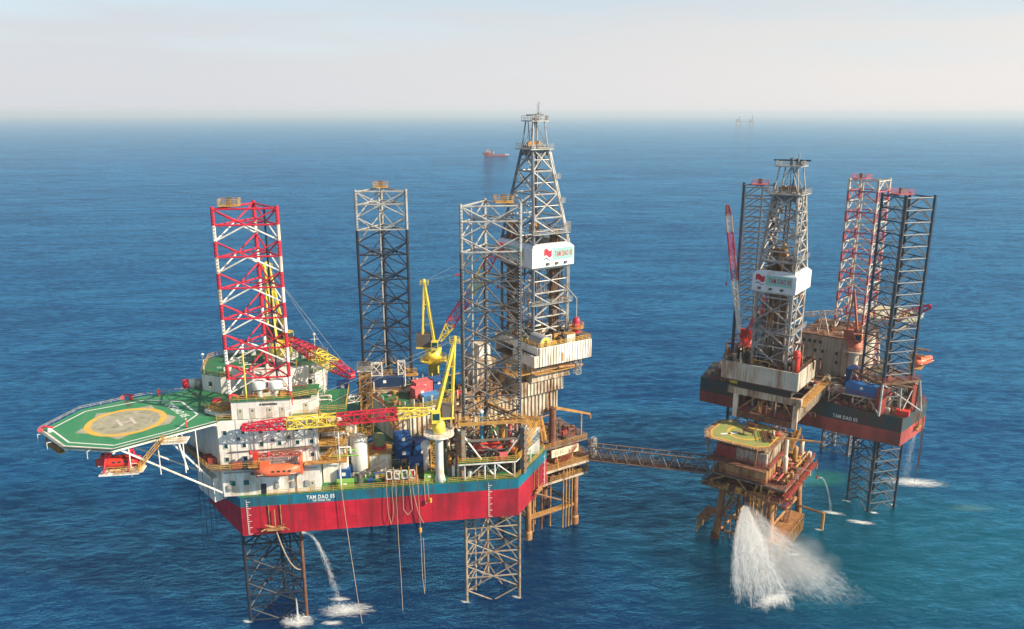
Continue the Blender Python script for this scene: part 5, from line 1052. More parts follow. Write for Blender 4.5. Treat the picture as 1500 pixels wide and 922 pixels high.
def sq_leg(label, cx, cy, L, rot, ztop, colour, zbase=-5, gap=(20, 31), pitch=2.9, plat=None):
    F = Frame((0, 0), 0); F.M = G.M @ Matrix.Translation((cx, cy, 0)) @ Matrix.Rotation(R(rot), 4, 'Z')
    t = thing('lattice_leg', label, 'rig leg', F, (0, 0, zbase), 'legs of the farther rig'); h_ = L / 2  # square leg of the farther rig, no tower of its own
    ch = [Vector((-h_, -h_, 0)), Vector((h_, -h_, 0)), Vector((h_, h_, 0)), Vector((-h_, h_, 0))]; Z = lambda v, z: Vector((v.x, v.y, z))
    z = ztop; k = 0
    while z > zbase:
        zb = z - pitch
        if not (z < gap[1] and zb > gap[0]):
            for i in range(4):
                tube('chord', Z(ch[i], zb), Z(ch[i], z + (.6 if k == 0 else 0)), .36, colour('chord', k), t, F, 8)
                a, c = ch[i], ch[(i + 1) % 4]; m = (a + c) / 2
                tube('cross_tube', Z(a, z), Z(c, z), .16, colour('cross', k), t, F, 5)
                tube('diagonal', Z(a, zb), Z(m, z), .14, colour('brace', k), t, F, 5); tube('diagonal', Z(c, zb), Z(m, z), .14, colour('brace', k), t, F, 5)
        z = zb; k += 1
    for i in range(4):
        b = MB(); d = ch[i].normalized(); zz = gap[1] + 1; s_ = Vector((-d.y, d.x, 0))
        while zz < ztop:
            p = Z(ch[i], zz) + d * .36; b.tube(p, p + d * .22, .14, 4, .07); zz += .65
        b.build('rack_teeth', colour('teeth', 1), F, t, kind='stuff')
    tube('water_pipe', (h_ * .2, h_ * .5, zbase), (h_ * .2, h_ * .5, ztop), .2, colour('pipe', 0), t, F)
    leg_platform(F, (0, h_ * .6, ztop + .3), 4.2, t, pinkred)
    return t
navy3 = M('slate_blue_steel', (.02, .038, .06), .5, wear=(.05, .045, .04), amt=.4, scale=.8)
pale = M('pale_leg_paint', (.68, .58, .46), .55, wear=(.5, .34, .22), amt=.4, scale=.8)
sq_leg('slate blue lattice leg nearest at right of the farther rig', -6.1, 6.9, 8.0, 51.3, 80.6, lambda kind, k: navy3 if kind in ('chord', 'teeth') else (navy3 if kind == 'cross' else M('slate_brace', (.06, .07, .08), .55, wear=(.16, .12, .08), amt=.45, scale=.8)))
sq_leg('red and cream banded lattice leg of the farther rig', -21.7, 37.9, 8.0, 81.3, 81.6, lambda kind, k: (pale if kind == 'teeth' else (legsteel if k > 15 else (M('banded_red', (.48, .06, .06), .55, wear=(.4, .12, .09), amt=.4, scale=.8) if k % 2 else pale))))
sq_leg('dark lattice leg behind the red and white crane boom', -42.4, 7.8, 8.0, 21.3, 81.0, lambda kind, k: navy3 if kind in ('chord', 'teeth') else legsteel)
def jack_frame3(label, cx, cy, rot, z1, mat):
    F = Frame((0, 0), 0); F.M = G.M @ Matrix.Translation((cx, cy, 0)) @ Matrix.Rotation(R(rot), 4, 'Z'); t = thing('jacking_frame', label, 'jacking frame', F, (0, 0, 27.5), 'jacking frames of the farther rig'); w = 5.4
    for sx, sy in ((-1, -1), (1, -1), (1, 1), (-1, 1)):
        tube('post', (sx * (w + .8), sy * (w + .8), 27.5), (sx * w, sy * w, z1), .3, mat, t, F); mb().box((sx * 4.6 - .8, sy * 4.6 - .8, 27.5), (sx * 4.6 + .8, sy * 4.6 + .8, z1 - 1.2)).build('jack_case', dred, F, t)
        a, c = (sx * w, sy * w, z1), (-sy * w, sx * w, z1); tube('ring_beam', a, c, .35, brownsteel, t, F, 4); tube('stay', a, (-sy * (w + .8), sx * (w + .8), 27.6), .2, mat, t, F)
    mb().rail([(-w, -w, z1 + .3), (w, -w, z1 + .3), (w, w, z1 + .3), (-w, w, z1 + .3)], close=True).build('railing', dred, F, t)
jack_frame3('grey braced jacking frame at the foot of the slate blue leg', -6.1, 6.9, 51.3, 35.4, grey)
jack_frame3('braced jacking frame at the foot of the banded leg of the farther rig', -21.7, 37.9, 81.3, 37, pale)
jack_frame3('jacking frame behind the farther drill floor', -42.4, 7.8, 21.3, 35.5, brownsteel)

ct3 = thing('cantilever', 'dark rusty cantilever portal below the farther drill floor', 'cantilever', G, (-28, -10, 27.5))
for x in (-35.0, -20.4):
    mb().box((x, -20.5, 28.2), (x + .8, 8, 32.6)).ribs((x + .8, -20.5), (x + .8, 8), 28.4, 32.4, 1, 1.2, .3, .25).build('side_beam', dirtycream if x > -30 else drust, G, ct3)
    mb().box((x, -21.3, 26.8), (x + 1.1, -20.5, 33)).build('end_post', cream, G, ct3)
mb().box((-36.4, -21.6, 32.9), (-18.6, -20.4, 34.6)).build('head_beam', dirtycream, G, ct3)
mb().box((-34, -21.2, 26.9), (-20.4, -20.6, 28.6)).build('foot_beam', drust, G, ct3)
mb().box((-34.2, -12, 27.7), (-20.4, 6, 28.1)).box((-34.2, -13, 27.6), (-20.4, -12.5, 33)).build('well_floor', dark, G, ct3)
for k in range(7): tube('inner_post', (-33 + k * 1.9, -19.4 + (k % 3), 27), (-33 + k * 1.9, -19.4 + (k % 3), 37), .16 + .05 * (k % 2), (drust, grey, rust)[k % 3], ct3, G)
for a, c in (((-34, -20.8, 28.6), (-29.5, -20.8, 32.9)), ((-20.8, -20.8, 30), (-23, -20.8, 32.8)), ((-34.5, -18, 27), (-29, -12, 24)), ((-31, -20.8, 28.5), (-27, -20.8, 32.6))): tube('knee_brace', a, c, .18, rust, ct3, G)
mb().rail([(-19.4, -21, 32.9), (-19.4, 2, 32.9)], step=1.6, r=.06).box((-19.5, -21, 32.7), (-18.0, 2, 32.9)).build('side_walkway', rustyellow, G, ct3)
clutter('cantilever_gear', G, -33, -21, -19, -11, 28.2, 50, (drust, brownsteel, dgrey, rust), ct3, 6.5, 31)
clutter('pipe_rack', G, -33, -20, -8, 6, 32.6, 70, (rust, dgrey, rustyellow, dred, cream), ct3, 2.6, 32)

df3 = thing('drill_floor', 'weathered cream wind wall box of the farther drill floor', 'drill floor', G, (-28, -16, 37))
def panelled(x0, y0, x1, y1, z0, z1, F, par, mat, name='wall_panel', n=6):
    """a wall from separate upright sheets, joints recessed"""
    a, c = Vector((x0, y0, 0)), Vector((x1, y1, 0)); d = (c - a); L_ = d.length; d.normalize(); nn_ = Vector((d.y, -d.x, 0))
    for i in range(n):
        p, q_ = a + d * (L_ * i / n + .03), a + d * (L_ * (i + 1) / n - .03); o_ = nn_ * (.04 * ((i * 7) % 3))
        b = MB().prism([tuple((v)[:2]) for v in (p + o_, q_ + o_, q_ - nn_ * .2, p - nn_ * .2)], z0, z1); b.ribs((p + o_)[:2], (q_ + o_)[:2], z0 + .05, z1 - .05, 1, .8, .1, .07); b.build(name, mat, F, par)
cladd3 = M('weathered_cladding', (.60, .54, .43), .6, wear=(.36, .2, .1), amt=.4, scale=.45, streak=.2)
panelled(-37.9, -23.1, -19.3, -23.1, 37, 41.4, G, df3, cladd3); panelled(-19.3, -23.1, -19.3, -9.6, 37, 41.5, G, df3, cladd3, n=4)
mb().box((-31.4, -23.3, 37.2), (-28.4, -23.2, 40.4)).build('wall_door', cladd3, G, df3)
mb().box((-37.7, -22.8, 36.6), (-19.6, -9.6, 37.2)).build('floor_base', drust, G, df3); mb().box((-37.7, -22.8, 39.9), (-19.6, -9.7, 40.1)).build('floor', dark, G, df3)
mb().box((-37.7, -9.9, 37.2), (-19.6, -9.6, 41.4)).box((-37.9, -22.8, 37.2), (-37.6, -9.9, 41.4)).build('rear_wall', dirtycream, G, df3)
mb().rail([(-37.8, -9.8, 41.4), (-37.8, -22.9, 41.4)], step=1.4).build('railing', drust, G, df3); mb().rail([(-19.5, -22.9, 41.5), (-19.5, -9.8, 41.5)], step=1.4).build('railing', drust, G, df3)
clutter('floor_machinery', G, -37, -21, -22, -11, 40.1, 150, (dgrey, brownsteel, dirtycream, drust, rustyellow, dark), df3, 5, 33)
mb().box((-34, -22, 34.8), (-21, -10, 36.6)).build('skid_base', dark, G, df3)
t = thing('red_capsule', 'red vertical tank on the right corner of the farther drill floor', 'tank', G, (-20.6, -19, 40)); mb().lathe((-21.0, -20, 40.1), [(.8, 0), (.9, .3), (.9, 5.2), (.7, 5.7), (.2, 5.9)], 14).build('shell', tankred, G, t, smooth=True); mb().lathe((-21.0, -20, 44.6), [(1.3, 0), (1.3, .1)], 10).build('collar', dred, G, t)
m3a = M('pale_grey_derrick', (.45, .41, .36), .55, wear=(.24, .17, .12), amt=.45, scale=.8)
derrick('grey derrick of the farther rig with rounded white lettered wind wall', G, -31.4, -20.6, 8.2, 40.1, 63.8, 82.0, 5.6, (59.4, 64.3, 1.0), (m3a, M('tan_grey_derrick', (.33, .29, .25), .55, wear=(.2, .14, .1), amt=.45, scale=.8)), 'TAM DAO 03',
        lambda x0, y0, L, Ly, g: [((x0 - g + .6, y0 - g, 0), (1, 0, 0), L * 1.06)], ((1.5, 9.0, .2), (-1.3, 9.4, .05), (.2, 8.6, .1)), Ly=9.6)
clutter('derrick_pipes', G, -30.5, -23.6, -19.6, -12, 41, 40, (m3a, brownsteel, dgrey), df3, 16, 36)
for i in range(10):
    x, y = -30.6 + (i * 2.3) % 7.2, -19.8 + (i * 1.7) % 7.5; tube('service_pipe', (x, y, 40.2), (x, y, 58.8), .2, (m3a, brownsteel, grey)[i % 3], df3, G)
t = thing('rear_equipment', 'dark machinery block behind the left of the farther drill floor', 'machinery', G, (-41, -6, 27.5)); mb().box((-45, 1, 27.5), (-38.5, 5, 31)).build('housing', dirtycream, G, t); mb().box((-47, 1.0, 27.5), (-45.2, 3.5, 29.6)).build('cabinet', cream, G, t); mb().box((-44, 0.2, 27.6), (-41, .9, 28.8)).build('yellow_skid', yellow, G, t)
clutter('machinery_pipes', G, -49, -36, .6, 12, 27.5, 110, (dgrey, drust, brownsteel, dirtycream), t, 6.5, 37)

ac3 = thing('living_quarters', 'beige stained living quarters wall behind the farther derrick', 'living quarters', G, (-24, 30, 27.5))
panelled(-32.6, 24, -15.6, 24, 27.5, 38.4, G, ac3, beige, n=9); panelled(-15.6, 24, -15.6, 34, 27.5, 38.4, G, ac3, beige, n=4)
mb().box((-32.4, 24.2, 27.5), (-15.8, 44, 38.2)).build('core', beige, G, ac3); mb().box((-32.8, 23.8, 38.4), (-15.4, 44.2, 38.7)).build('roof', brownsteel, G, ac3); mb().rail([(-32.6, 24, 38.7), (-15.6, 24, 38.7)], step=1.5).build('roof_railing', dred, G, ac3)
for z, xs in ((36.2, (-31.6, -30.0, -28.6, -27.0)), (33.6, (-31.8, -28.2, -26.2, -22.4)), (31.0, (-29.2, -26.6, -22.2, -18.6))):
    for x in xs: window(x, 23.85, z, .7, .9, ac3, G, mat=glass, frame=dirtycream)
clutter('roof_gear', G, -32, -17, 25, 40, 38.7, 50, (brownsteel, drust, pale, orange2, rust), ac3, 2.6, 34)
pale0 = M('pale_boom', (.5, .42, .36), .6)
crane(G, (-40.5, 1.0), 27.5, 37.6, 'red crane left of the farther derrick with steep red and white boom', (-42.4, 0.2, 42.4), (-47.0, -2.4, 76.4), [(0, .42, white), (.42, .62, pinkred), (.62, .8, red), (.8, .93, pale0), (.93, 1, dred)], (-36.6, 1.4, 52.4), ped=dred, house=tankred, legm=red, cabside=-1, w=1.35, rped=1.1, ring_r=2.6, group='cranes of the farther rig', pend=dred, hook=[(.8, 13)])
orc = M('weathered_orange', (.52, .14, .07), .6, wear=(.36, .12, .07), amt=.4, scale=.8)
crane(G, (-17.2, 21.0), 27.5, 36.6, 'orange crane between the two right legs of the farther rig', (-15.6, 21.5, 43), (-.6, 24.5, 50.8), [(0, .3, pale), (.3, .7, pinkred), (.7, 1, red)], (-18.8, 20.8, 53), ped=pale, house=orc, legm=orc, cabside=-1, w=1.8, rped=1.3, ring_r=2.8, group='cranes of the farther rig', hook=[(.8, 6)])
t = thing('burner_boom', 'grey lattice boom resting on an A-frame above the beige quarters', 'boom', G, (-27, 22, 38)); mb().boom((-34.0, 22.4, 43.8), (-21.8, 22.4, 46.6), 1.2, 1.2, 8, .1).build('lattice', pale, G, t)
for s_ in (-1.6, 1.6): tube('rest_leg', (-26.6 + s_, 24.4, 38.6), (-26.6, 22.6, 46.0), .17, pale, t, G)
h3 = thing('helideck', 'pale worn helideck half hidden behind the banded leg at far right', 'helideck', G, (-12, 52, 38)); hc3 = (-14.5, 48.5)
oct_ = [(hc3[0] + 9.4 * math.cos(R(22.5 + 45 * k)), hc3[1] + 9.4 * math.sin(R(22.5 + 45 * k))) for k in range(8)]
mb().prism(oct_, 41.5, 42).build('deck_plate', M('pale_helideck', (.42, .44, .28), .7, wear=(.5, .38, .24), amt=.5, scale=.4), G, h3); strip(offs(oct_, hc3, .93), .4, 42.01, True).build('edge_line', markwhite, G, h3); ring(hc3, 4.6, 5.6, 42.01).build('touchdown_ring', markyellow, G, h3)
b = strip([(hc3[0] - 1.2, hc3[1] - 1.8), (hc3[0] - 1.2, hc3[1] + 1.8)], .5, 42.015); b2 = strip([(hc3[0] + 1.2, hc3[1] - 1.8), (hc3[0] + 1.2, hc3[1] + 1.8)], .5, 42.015); b3 = strip([(hc3[0] - .95, hc3[1]), (hc3[0] + .95, hc3[1])], .5, 42.015); b.add(b2.v, b2.f).add(b3.v, b3.f).build('letter_h', markwhite, G, h3)
for k in range(8): tube('support_strut', (*oct_[k], 41.5), (hc3[0] - 3, hc3[1] - 7, 33), .22, pale, h3, G)
mb().rail([(*p, 42) for p in offs(oct_, hc3, 1.02)], close=True, h=.6, rows=2).build('perimeter_net', pale, G, h3)
lifeboat(G, (-1.2, 30.5, 33.2), 8.0, 70, 'orange lifeboat hung off the right side of the farther rig', orange)
t = thing('lifeboat_davit', 'red and yellow davit beside the farther orange lifeboat', 'davit', G, (-3, 29, 27.5)); mb().box((-4.2, 27, 32.3), (-1.2, 34, 32.5)).box((-4.2, 27, 27.5), (-3.6, 27.6, 36.6)).box((-4.2, 33.4, 27.5), (-3.6, 34, 36.6)).box((-4.1, 27.1, 36.2), (-.6, 27.5, 36.6)).box((-4.1, 33.5, 36.2), (-.6, 33.9, 36.6)).build('frame', rustyellow, G, t)
pl3 = thing('cargo_platform', 'grey framed platform carrying the blue container above the farther hull', 'platform', G, (-12, 3, 27.5))
mb().box((-18, .6, 30.5), (-5.6, 6.5, 30.8)).build('floor', dirtycream, G, pl3); mb().rail([(-18, .7, 30.8), (-5.7, .7, 30.8), (-5.7, 6.4, 30.8)], step=1.6).build('railing', dred, G, pl3)
for x in (-17.8, -12, -6): tube('post', (x, .9, 27.5), (x, .9, 30.5), .16, pale, pl3, G); tube('brace', (x, .9, 27.6), (x + 2.6, .9, 30.4), .1, pale, pl3, G)
container(G, (-10.4, 2.6, 30.8), (7.4, 2.5, 2.8), 'bright blue container on the framed platform of the farther rig', M('bright_blue', (.02, .17, .45), .5, wear=(.03, .11, .28), amt=.4, scale=.5))
t = thing('blue_tarp_stack', 'dark blue tarpaulin-covered stack below the orange crane', 'tarpaulin', G, (-15, 14, 27.5)); mb().prism([(-17, 13), (-13.4, 13.2), (-13.2, 15.4), (-16.8, 15.6)], 27.5, 33.6).add([(-17, 13, 33.6), (-13.4, 13.2, 33.6), (-13.2, 15.4, 33.6), (-16.8, 15.6, 33.6), (-15.2, 14.3, 34.8)], [(0, 1, 4), (1, 2, 4), (2, 3, 4), (3, 0, 4)]).build('tarp', blue, G, t)
clutter('deck_machinery', G, -20, -2, 2, 22, 27.5, 150, (dgrey, drust, brownsteel, dirtycream, dred, rust), hull3, 3.4, 35)
clutter('deck_machinery', G, -50, -20, .8, 5, 27.5, 90, (dgrey, drust, brownsteel, dred, rust), hull3, 2.6, 38)
clutter('deck_machinery', G, -19, -4, .8, 4, 27.5, 70, (pale, drust, brownsteel, dred, rust), hull3, 2.6, 39)
t = thing('side_lattice_frame', 'white braced posts standing at the right corner of the farther hull', 'frame', G, (-1, 3, 27.5))
for x, y in ((-4.5, 1.2), (-1, 1.2), (1.4, 8)): tube('post', (x, y, 27.5), (x - .6, y + .8, 35.2), .2, grey, t, G)
tube('brace', (-4.5, 1.2, 27.6), (-1.6, 2, 35), .15, grey, t, G); tube('brace', (-1, 1.2, 27.6), (.8, 8.6, 35), .15, grey, t, G); mb().box((-5.4, 1, 35.2), (1.0, 2.2, 35.35)).rail([(-5.4, 1, 35.3), (1.0, 1, 35.3)], step=1.2).build('top_deck', brownsteel, G, t)
mb().box((-2, 1, 27.6), (1, 3, 29)).build('red_valve_box', tankred, G, t)

# ------------------------------------------------------------------ small platform with the old helideck
bp = thing('production_platform', 'rust-stained small production platform topped by a worn green helideck', 'platform', G, (-26, -25, 0))
cols = [(-31.6, -33.2), (-20.0, -33.0), (-19.5, -14), (-31, -14.5)]
for k, (x, y) in enumerate(cols):
    ox, oy = (-.8 if x < -25 else .8), (-1 if y < -25 else 1)
    mb().tube((x + ox * 1.2, y + oy * 1.2, -6), (x, y, 13.6), .85, 14, .72).build('column', M('rusty_column', (.36, .165, .045), .7, wear=(.20, .075, .03), amt=.5, scale=.6, streak=.4), G, bp, smooth=True)
    mb().lathe((x + ox, y + oy, -.4), [(1.05, 0), (1.0, 1.6), (.85, 2.0)], 14).build('splash_sleeve', drust, G, bp)
for i in range(4):
    a, c = cols[i], cols[(i + 1) % 4]; tube('brace', (*a, 6), (*c, 6), .3, rust, bp, G, 8); tube('brace', (*a, 12.8), (*c, 6.2), .32, MATS['rusty_column'], bp, G, 8); tube('brace', (*a, 2), (*c, 2), .28, rust, bp, G, 8)
for k in range(12): tube('conductor', (-29 + (k % 4) * 2.2, -29 + (k // 4) * 4, -5), (-29 + (k % 4) * 2.2, -29 + (k // 4) * 4, 14), .3, (rust, drust, rustyellow)[k % 3], bp, G, 8)
for z, x0, x1, y0, y1, mt in ((14, -36.2, -17.6, -35.4, -12, drust), (17.4, -34, -16.6, -35, -12, concrete), (21.6, -34, -20.6, -35, -15, drust)):
    mb().box((x0, y0, z - .4), (x1, y1, z)).build('deck', mt, G, bp)
    mb().rail([(x0, y1, z), (x0, y0, z), (x1, y0, z), (x1, y1, z)], step=1.6, r=.06).build('railing', dred if z > 15 else drust, G, bp)
rustclad = M('rusted_cladding', (.50, .28, .11), .7, wear=(.22, .085, .03), amt=.55, scale=.6, streak=.3)
greyclad = M('faded_cladding', (.48, .40, .30), .7, wear=(.26, .15, .08), amt=.45, scale=.8, streak=.3)
panelled(-32.4, -34.6, -21.2, -34.6, 17.5, 21.4, G, bp, rustclad, n=9); panelled(-21.2, -34.6, -21.2, -24, 17.5, 21.4, G, bp, rustclad, n=6)
panelled(-33.6, -34.2, -28.8, -34.2, 21.7, 24.6, G, bp, dred, n=3); panelled(-28.8, -34.2, -21.6, -34.2, 21.7, 24.6, G, bp, greyclad, n=7); panelled(-21.6, -34.2, -21.6, -22, 21.7, 24.6, G, bp, greyclad, n=6)
mb().box((-32.2, -34.3, 17.5), (-21.5, -23, 21.2)).box((-33.4, -33.9, 21.7), (-21.9, -21.5, 24.4)).build('module_core', dirtycream, G, bp)
mb().box((-34.8, -37.2, 21.3), (-21, -34.9, 21.5)).build('awning', drust, G, bp)
for a, c in (((-36, -35.3, 14.2), (-30.5, -34.8, 17.2)), ((-28, -34.8, 17.3), (-22.6, -35.4, 12.4)), ((-22, -35, 17.3), (-22, -35, 12)), ((-21, -35.2, 13), (-20, -35, 17)), ((-24.4, -35.2, 12), (-23, -35, 17)), ((-33.5, -35.2, 17.5), (-33.5, -35.2, 21.4))): tube('front_brace', a, c, .2, rustyellow, bp, G)
for x, y in ((-19.2, -20), (-19.2, -15), (-19.4, -27)): mb().lathe((x, y, 17.4), [(.6, 0), (.6, 4.6), (.2, 5)], 12).build('vertical_vessel', (cream, greyclad, rustyellow)[int(-y) % 3], G, bp, smooth=True)
for x0 in (-20.8, -19.2, -17.8): tube('pipe_run', (x0, -33, 18.2 + .2 * (x0 + 20)), (x0, -12.6, 18.2 + .2 * (x0 + 20)), .22, pinkred if x0 < -18 else rustyellow, bp, G)
mb().box((-17.5, -34, 15.4), (-15.8, -12, 15.55)).rail([(-15.9, -34, 15.55), (-15.9, -12, 15.55)], step=1.6, r=.06).build('side_walkway', dred, G, bp)
mb().stairs((-17, -33.6, 12.2), (-17, -27.5, 15.5), 1, (1, 0, 0)).build('stair', dred, G, bp); mb().stairs((-19.8, -23, 21.6), (-19.8, -17, 25.2), 1, (1, 0, 0)).build('stair', rustyellow, G, bp)
clutter('platform_gear', G, -35, -19, -34.5, -13, 14, 130, (drust, rust, brownsteel, dred, rustyellow, dgrey), bp, 3.0, 41)
clutter('platform_gear', G, -21, -17, -33, -13, 17.4, 50, (drust, rust, cream, dred, rustyellow), bp, 4.0, 42)
clutter('platform_gear', G, -30, -20, -20, -12, 21.6, 40, (drust, dgrey, brownsteel, rust), bp, 3.4, 43)
clutter('platform_gear', G, -34, -22, -36, -35, 14, 40, (drust, rust, rustyellow, MATS['rusty_column']), bp, 3.0, 44)
for k in range(9): tube('riser', (-30.5 + k * 1.15, -33.6 + (k % 3) * .7, -3), (-30.5 + k * 1.15, -33.6 + (k % 3) * .7, 13.8), .16, (rust, MATS['rusty_column'], drust)[k % 3], bp, G, 8)
# boat landings with fender posts
for x0, x1, y0, y1 in ((-20.6, -16.4, -35.5, -17), (-37.2, -34.6, -34, -27)):
    mb().box((x0, y0, 3.6), (x1, y1, 3.9)).build('boat_landing', rust, G, bp); k = int((y1 - y0) / 1.25)
    for i in range(k + 1):
        x = x1 if x0 > -30 else x0; tube('fender_post', (x, y0 + i * 1.25, -.8), (x, y0 + i * 1.25, 4.4), .16, rustyellow if i % 2 else rust, bp, G)
for i in range(4): tube('fender_post', (-20.4 + i * 1.3, -35.6, -1), (-20.4 + i * 1.3, -35.6, 4.2), .17, rustyellow, bp, G)
mb().rail([(-20.4, -34, 3.9), (-20.4, -18, 3.9)], step=2).stairs((-19, -24, 4), (-19.4, -15, 13.6), 1, (1, 0, 0)).build('landing_stair', drust, G, bp)
tube('mooring_beam', (-19.5, -14, 4.2), (-12.5, -15, 4.4), .3, rust, bp, G); tube('mooring_post', (-12.5, -15, -4), (-12.5, -15, 4.6), .4, rustyellow, bp, G)
ho = thing('helideck', 'worn yellow-green octagonal helideck with clutter on the rusty platform', 'helideck', G, (-29, -28, 24.6))
OC = [(-35.6, -35.6), (-23.4, -35.8), (-20.8, -33), (-20.8, -23.6), (-24.6, -20.2), (-32.6, -20.2), (-37.2, -24), (-37.4, -31.5)]; cc = (-29, -28)
mb().prism(OC, 25.6, 26).build('deck_plate', rust, G, ho); ins_ = offs(OC, cc, .86); mb().add([(*p, 26.01) for p in ins_], [tuple(range(8))]).build('deck_surface', oldgreen, G, ho)
k8 = len(OC); b = MB()
for i in range(k8):
    p, q_ = Vector((*OC[i], 26)), Vector((*OC[(i + 1) % k8], 26)); m = max(3, int((q_ - p).length / .7))
    for j in range(m): s_ = p.lerp(q_, j / m); o_ = s_ + (Vector((*cc, 26)) - s_) * -.06; b.tube(s_ - (o_ - s_) * 1.2, o_ + Vector((0, 0, .1)), .07, 4)
b.build('edge_slats', dirtycream, G, ho, kind='stuff')
ring(cc, 3.6, 4.3, 26.02, 40).build('touchdown_ring', markyellow, G, ho); strip(ins_, .35, 26.02, True).build('edge_line', markyellow, G, ho); strip([(-33.5, -32), (-30.5, -29)], .8, 26.02).build('paint_band', markwhite, G, ho)
for p in OC: tube('support_post', (p[0] * .9 + cc[0] * .1, p[1] * .9 + cc[1] * .1, 21.6), (*p, 25.6), .18, rust, ho, G)
container(G, (-31.8, -22.6, 26.02), (1.8, 1.3, 1.0), 'small blue crate on the worn green helideck', ltblue)
for lab, x, y, r_ in (('dark steel frame near the ring on the worn helideck', -28.6, -24.6, 20), ('dark trestle inside the ring on the worn helideck', -28.0, -28.4, -10)):
    t = thing('steel_frame', lab, 'frame', G, (x, y, 26.02)); mb().boom((x - 1.4, y, 27.2), (x + 1.2, y - .6, 27.2), .7, .6, 3, .1).build('truss', drust, G, t)
    for sx in (-1.2, 1.0): tube('leg', (x + sx, y - .2, 26.02), (x + sx, y - .2, 27.2), .12, dgrey, t, G)
t = thing('stair_flight', 'spare stair flight lying across the right of the worn helideck', 'stair', G, (-24, -27, 26.02)); mb().stairs((-25.6, -24.4, 26.2), (-22.4, -30.6, 26.3), 1.3, (.9, .45, 0)).build('flight', drust, G, t); mb().tube((-23.6, -24.2, 26.5), (-22.0, -28.6, 26.7), .35, 6).build('pipe_bundle', dirtycream, G, t)
mb().lathe((-22.4, -25, 26.02), [(.8, 0), (.9, .5), (.4, .9)], 10).build('hose_reel', dred, G); tag([o for o in COL.objects if o.name.startswith('hose_reel') and not o.parent][-1], 'red hose reel at the right edge of the worn helideck', 'hose reel')
t = thing('yellow_jib', 'orange-yellow jib reaching right from the rusty platform', 'jib', G, (-20, -22, 22)); mb().tube((-21.5, -24, 25.2), (-13.4, -20.5, 25.0), .35, 4, .22).build('arm', rustyellow, G, t); mb().lathe((-20.4, -23.6, 17.4), [(.5, 0), (.45, 7.6)], 10).build('post', cream, G, t); tube('hoist_wire', (-13.6, -20.6, 25), (-13.6, -20.6, 16.5), .06, black, t, G); mb().lathe((-13.6, -20.6, 15.6), [(.1, 0), (.35, .3), (.2, .9)], 8).build('hook', dred, G, t)

# ------------------------------------------------------------------ supply vessel and a far platform
FS = Frame((-38, 1890), 2)
sv = thing('supply_vessel', 'small red supply vessel with white upperworks on the hazy sea', 'ship', FS, (0, 0, 0)); shipred = M('ship_red', (.42, .06, .05), .55)
sec = [(-31.5, .3, 8.5, 6), (-26, 4.5, 7.8, 0), (-18, 6.8, 7.2, 0), (-8, 7.2, 6.8, 0), (-6, 7.2, 3.4, 0), (10, 7.2, 3.0, 0), (30, 6.6, 3.0, 0)]
vs_ = []; [vs_.extend([(x, -w, top), (x, -w * .85, zb - 1), (x, w * .85, zb - 1), (x, w, top)]) for x, w, top, zb in sec]
mb().add(vs_, [(4 * i + k, 4 * i + (k + 1) % 4, 4 * i + 4 + (k + 1) % 4, 4 * i + 4 + k) for i in range(6) for k in range(4)] + [(0, 1, 2, 3), (27, 26, 25, 24)]).build('ship_hull', shipred, FS, sv)
mb().box((-24, -5.5, 7.2), (-13, 5.5, 11)).build('forward_house', shipred, FS, sv); br = mb().box((-22, -5, 11), (-15, 5, 14.2)).build('bridge', white, FS, sv); mb().box((-21.5, -5.1, 12.4), (-15.4, 5.1, 13.6)).build('bridge_windows', glass, FS, br)
mb().tube((-18.5, 0, 14.2), (-18.5, 0, 21), .5, 6).box((-20, -1.5, 17), (-17, 1.5, 17.5)).build('mast', shipred, FS, sv)
for y in (-4, 4): mb().box((-11.5, y - 1, 6.8), (-8.5, y + 1, 13)).build('funnel', navy, FS, sv)
for x in (-13, -6.5): mb().box((x, -5, 6.6), (x + 2.2, 5, 10.5)).build('tank_housing', white, FS, sv)
mb().box((22, -7.3, 2.4), (30.4, 7.3, 4.4)).build('stern_bulwark', white, FS, sv)
for x in (12, 17): container(FS, (x, 0, 3.2), (3.5, 5, 2.4), 'cargo box on the after deck of the supply vessel, ' + ('forward' if x == 12 else 'aft') + ' one', dred)
FF = Frame((1853, 6428), 0)
fp = thing('far_platform', 'faint platform pair joined by a bridge on the hazy horizon', 'platform', FF, (0, 0, 0))
for x0, x1, z1, tw in ((-70, -28, 48, 70), (34, 70, 44, 78)):
    for x in (x0 + 5, x1 - 5):
        for y in (-14, 14): tube('column', (x, y, -5), (x, y, 24), 2.2, brownsteel, fp, FF)
    mb().box((x0, -18, 24), (x1, 18, 30)).box((x0 + 4, -16, 31.5), (x1 - 8, 16, 38)).box((x0 + 2, -12, 38), (x0 + 22, 12, z1)).build('topsides', brownsteel, FF, fp)
    mb().boom(((x0 + x1) / 2 + 4, 0, z1 - 8), ((x0 + x1) / 2 + 4, 0, tw), 9, 9, 4, .8, 2.5, 2.5, up=(0, 1, 0)).build('tower', dgrey, FF, fp)
    mb().prism([(x0 - 8, -10), (x0 + 12, -10), (x0 + 12, 10), (x0 - 8, 10)], z1 + 1, z1 + 2.5).build('helideck', brownsteel, FF, fp)
mb().boom((-30, 0, 30), (36, 0, 30), 4, 5, 10, .5).build('bridge', brownsteel, FF, fp)

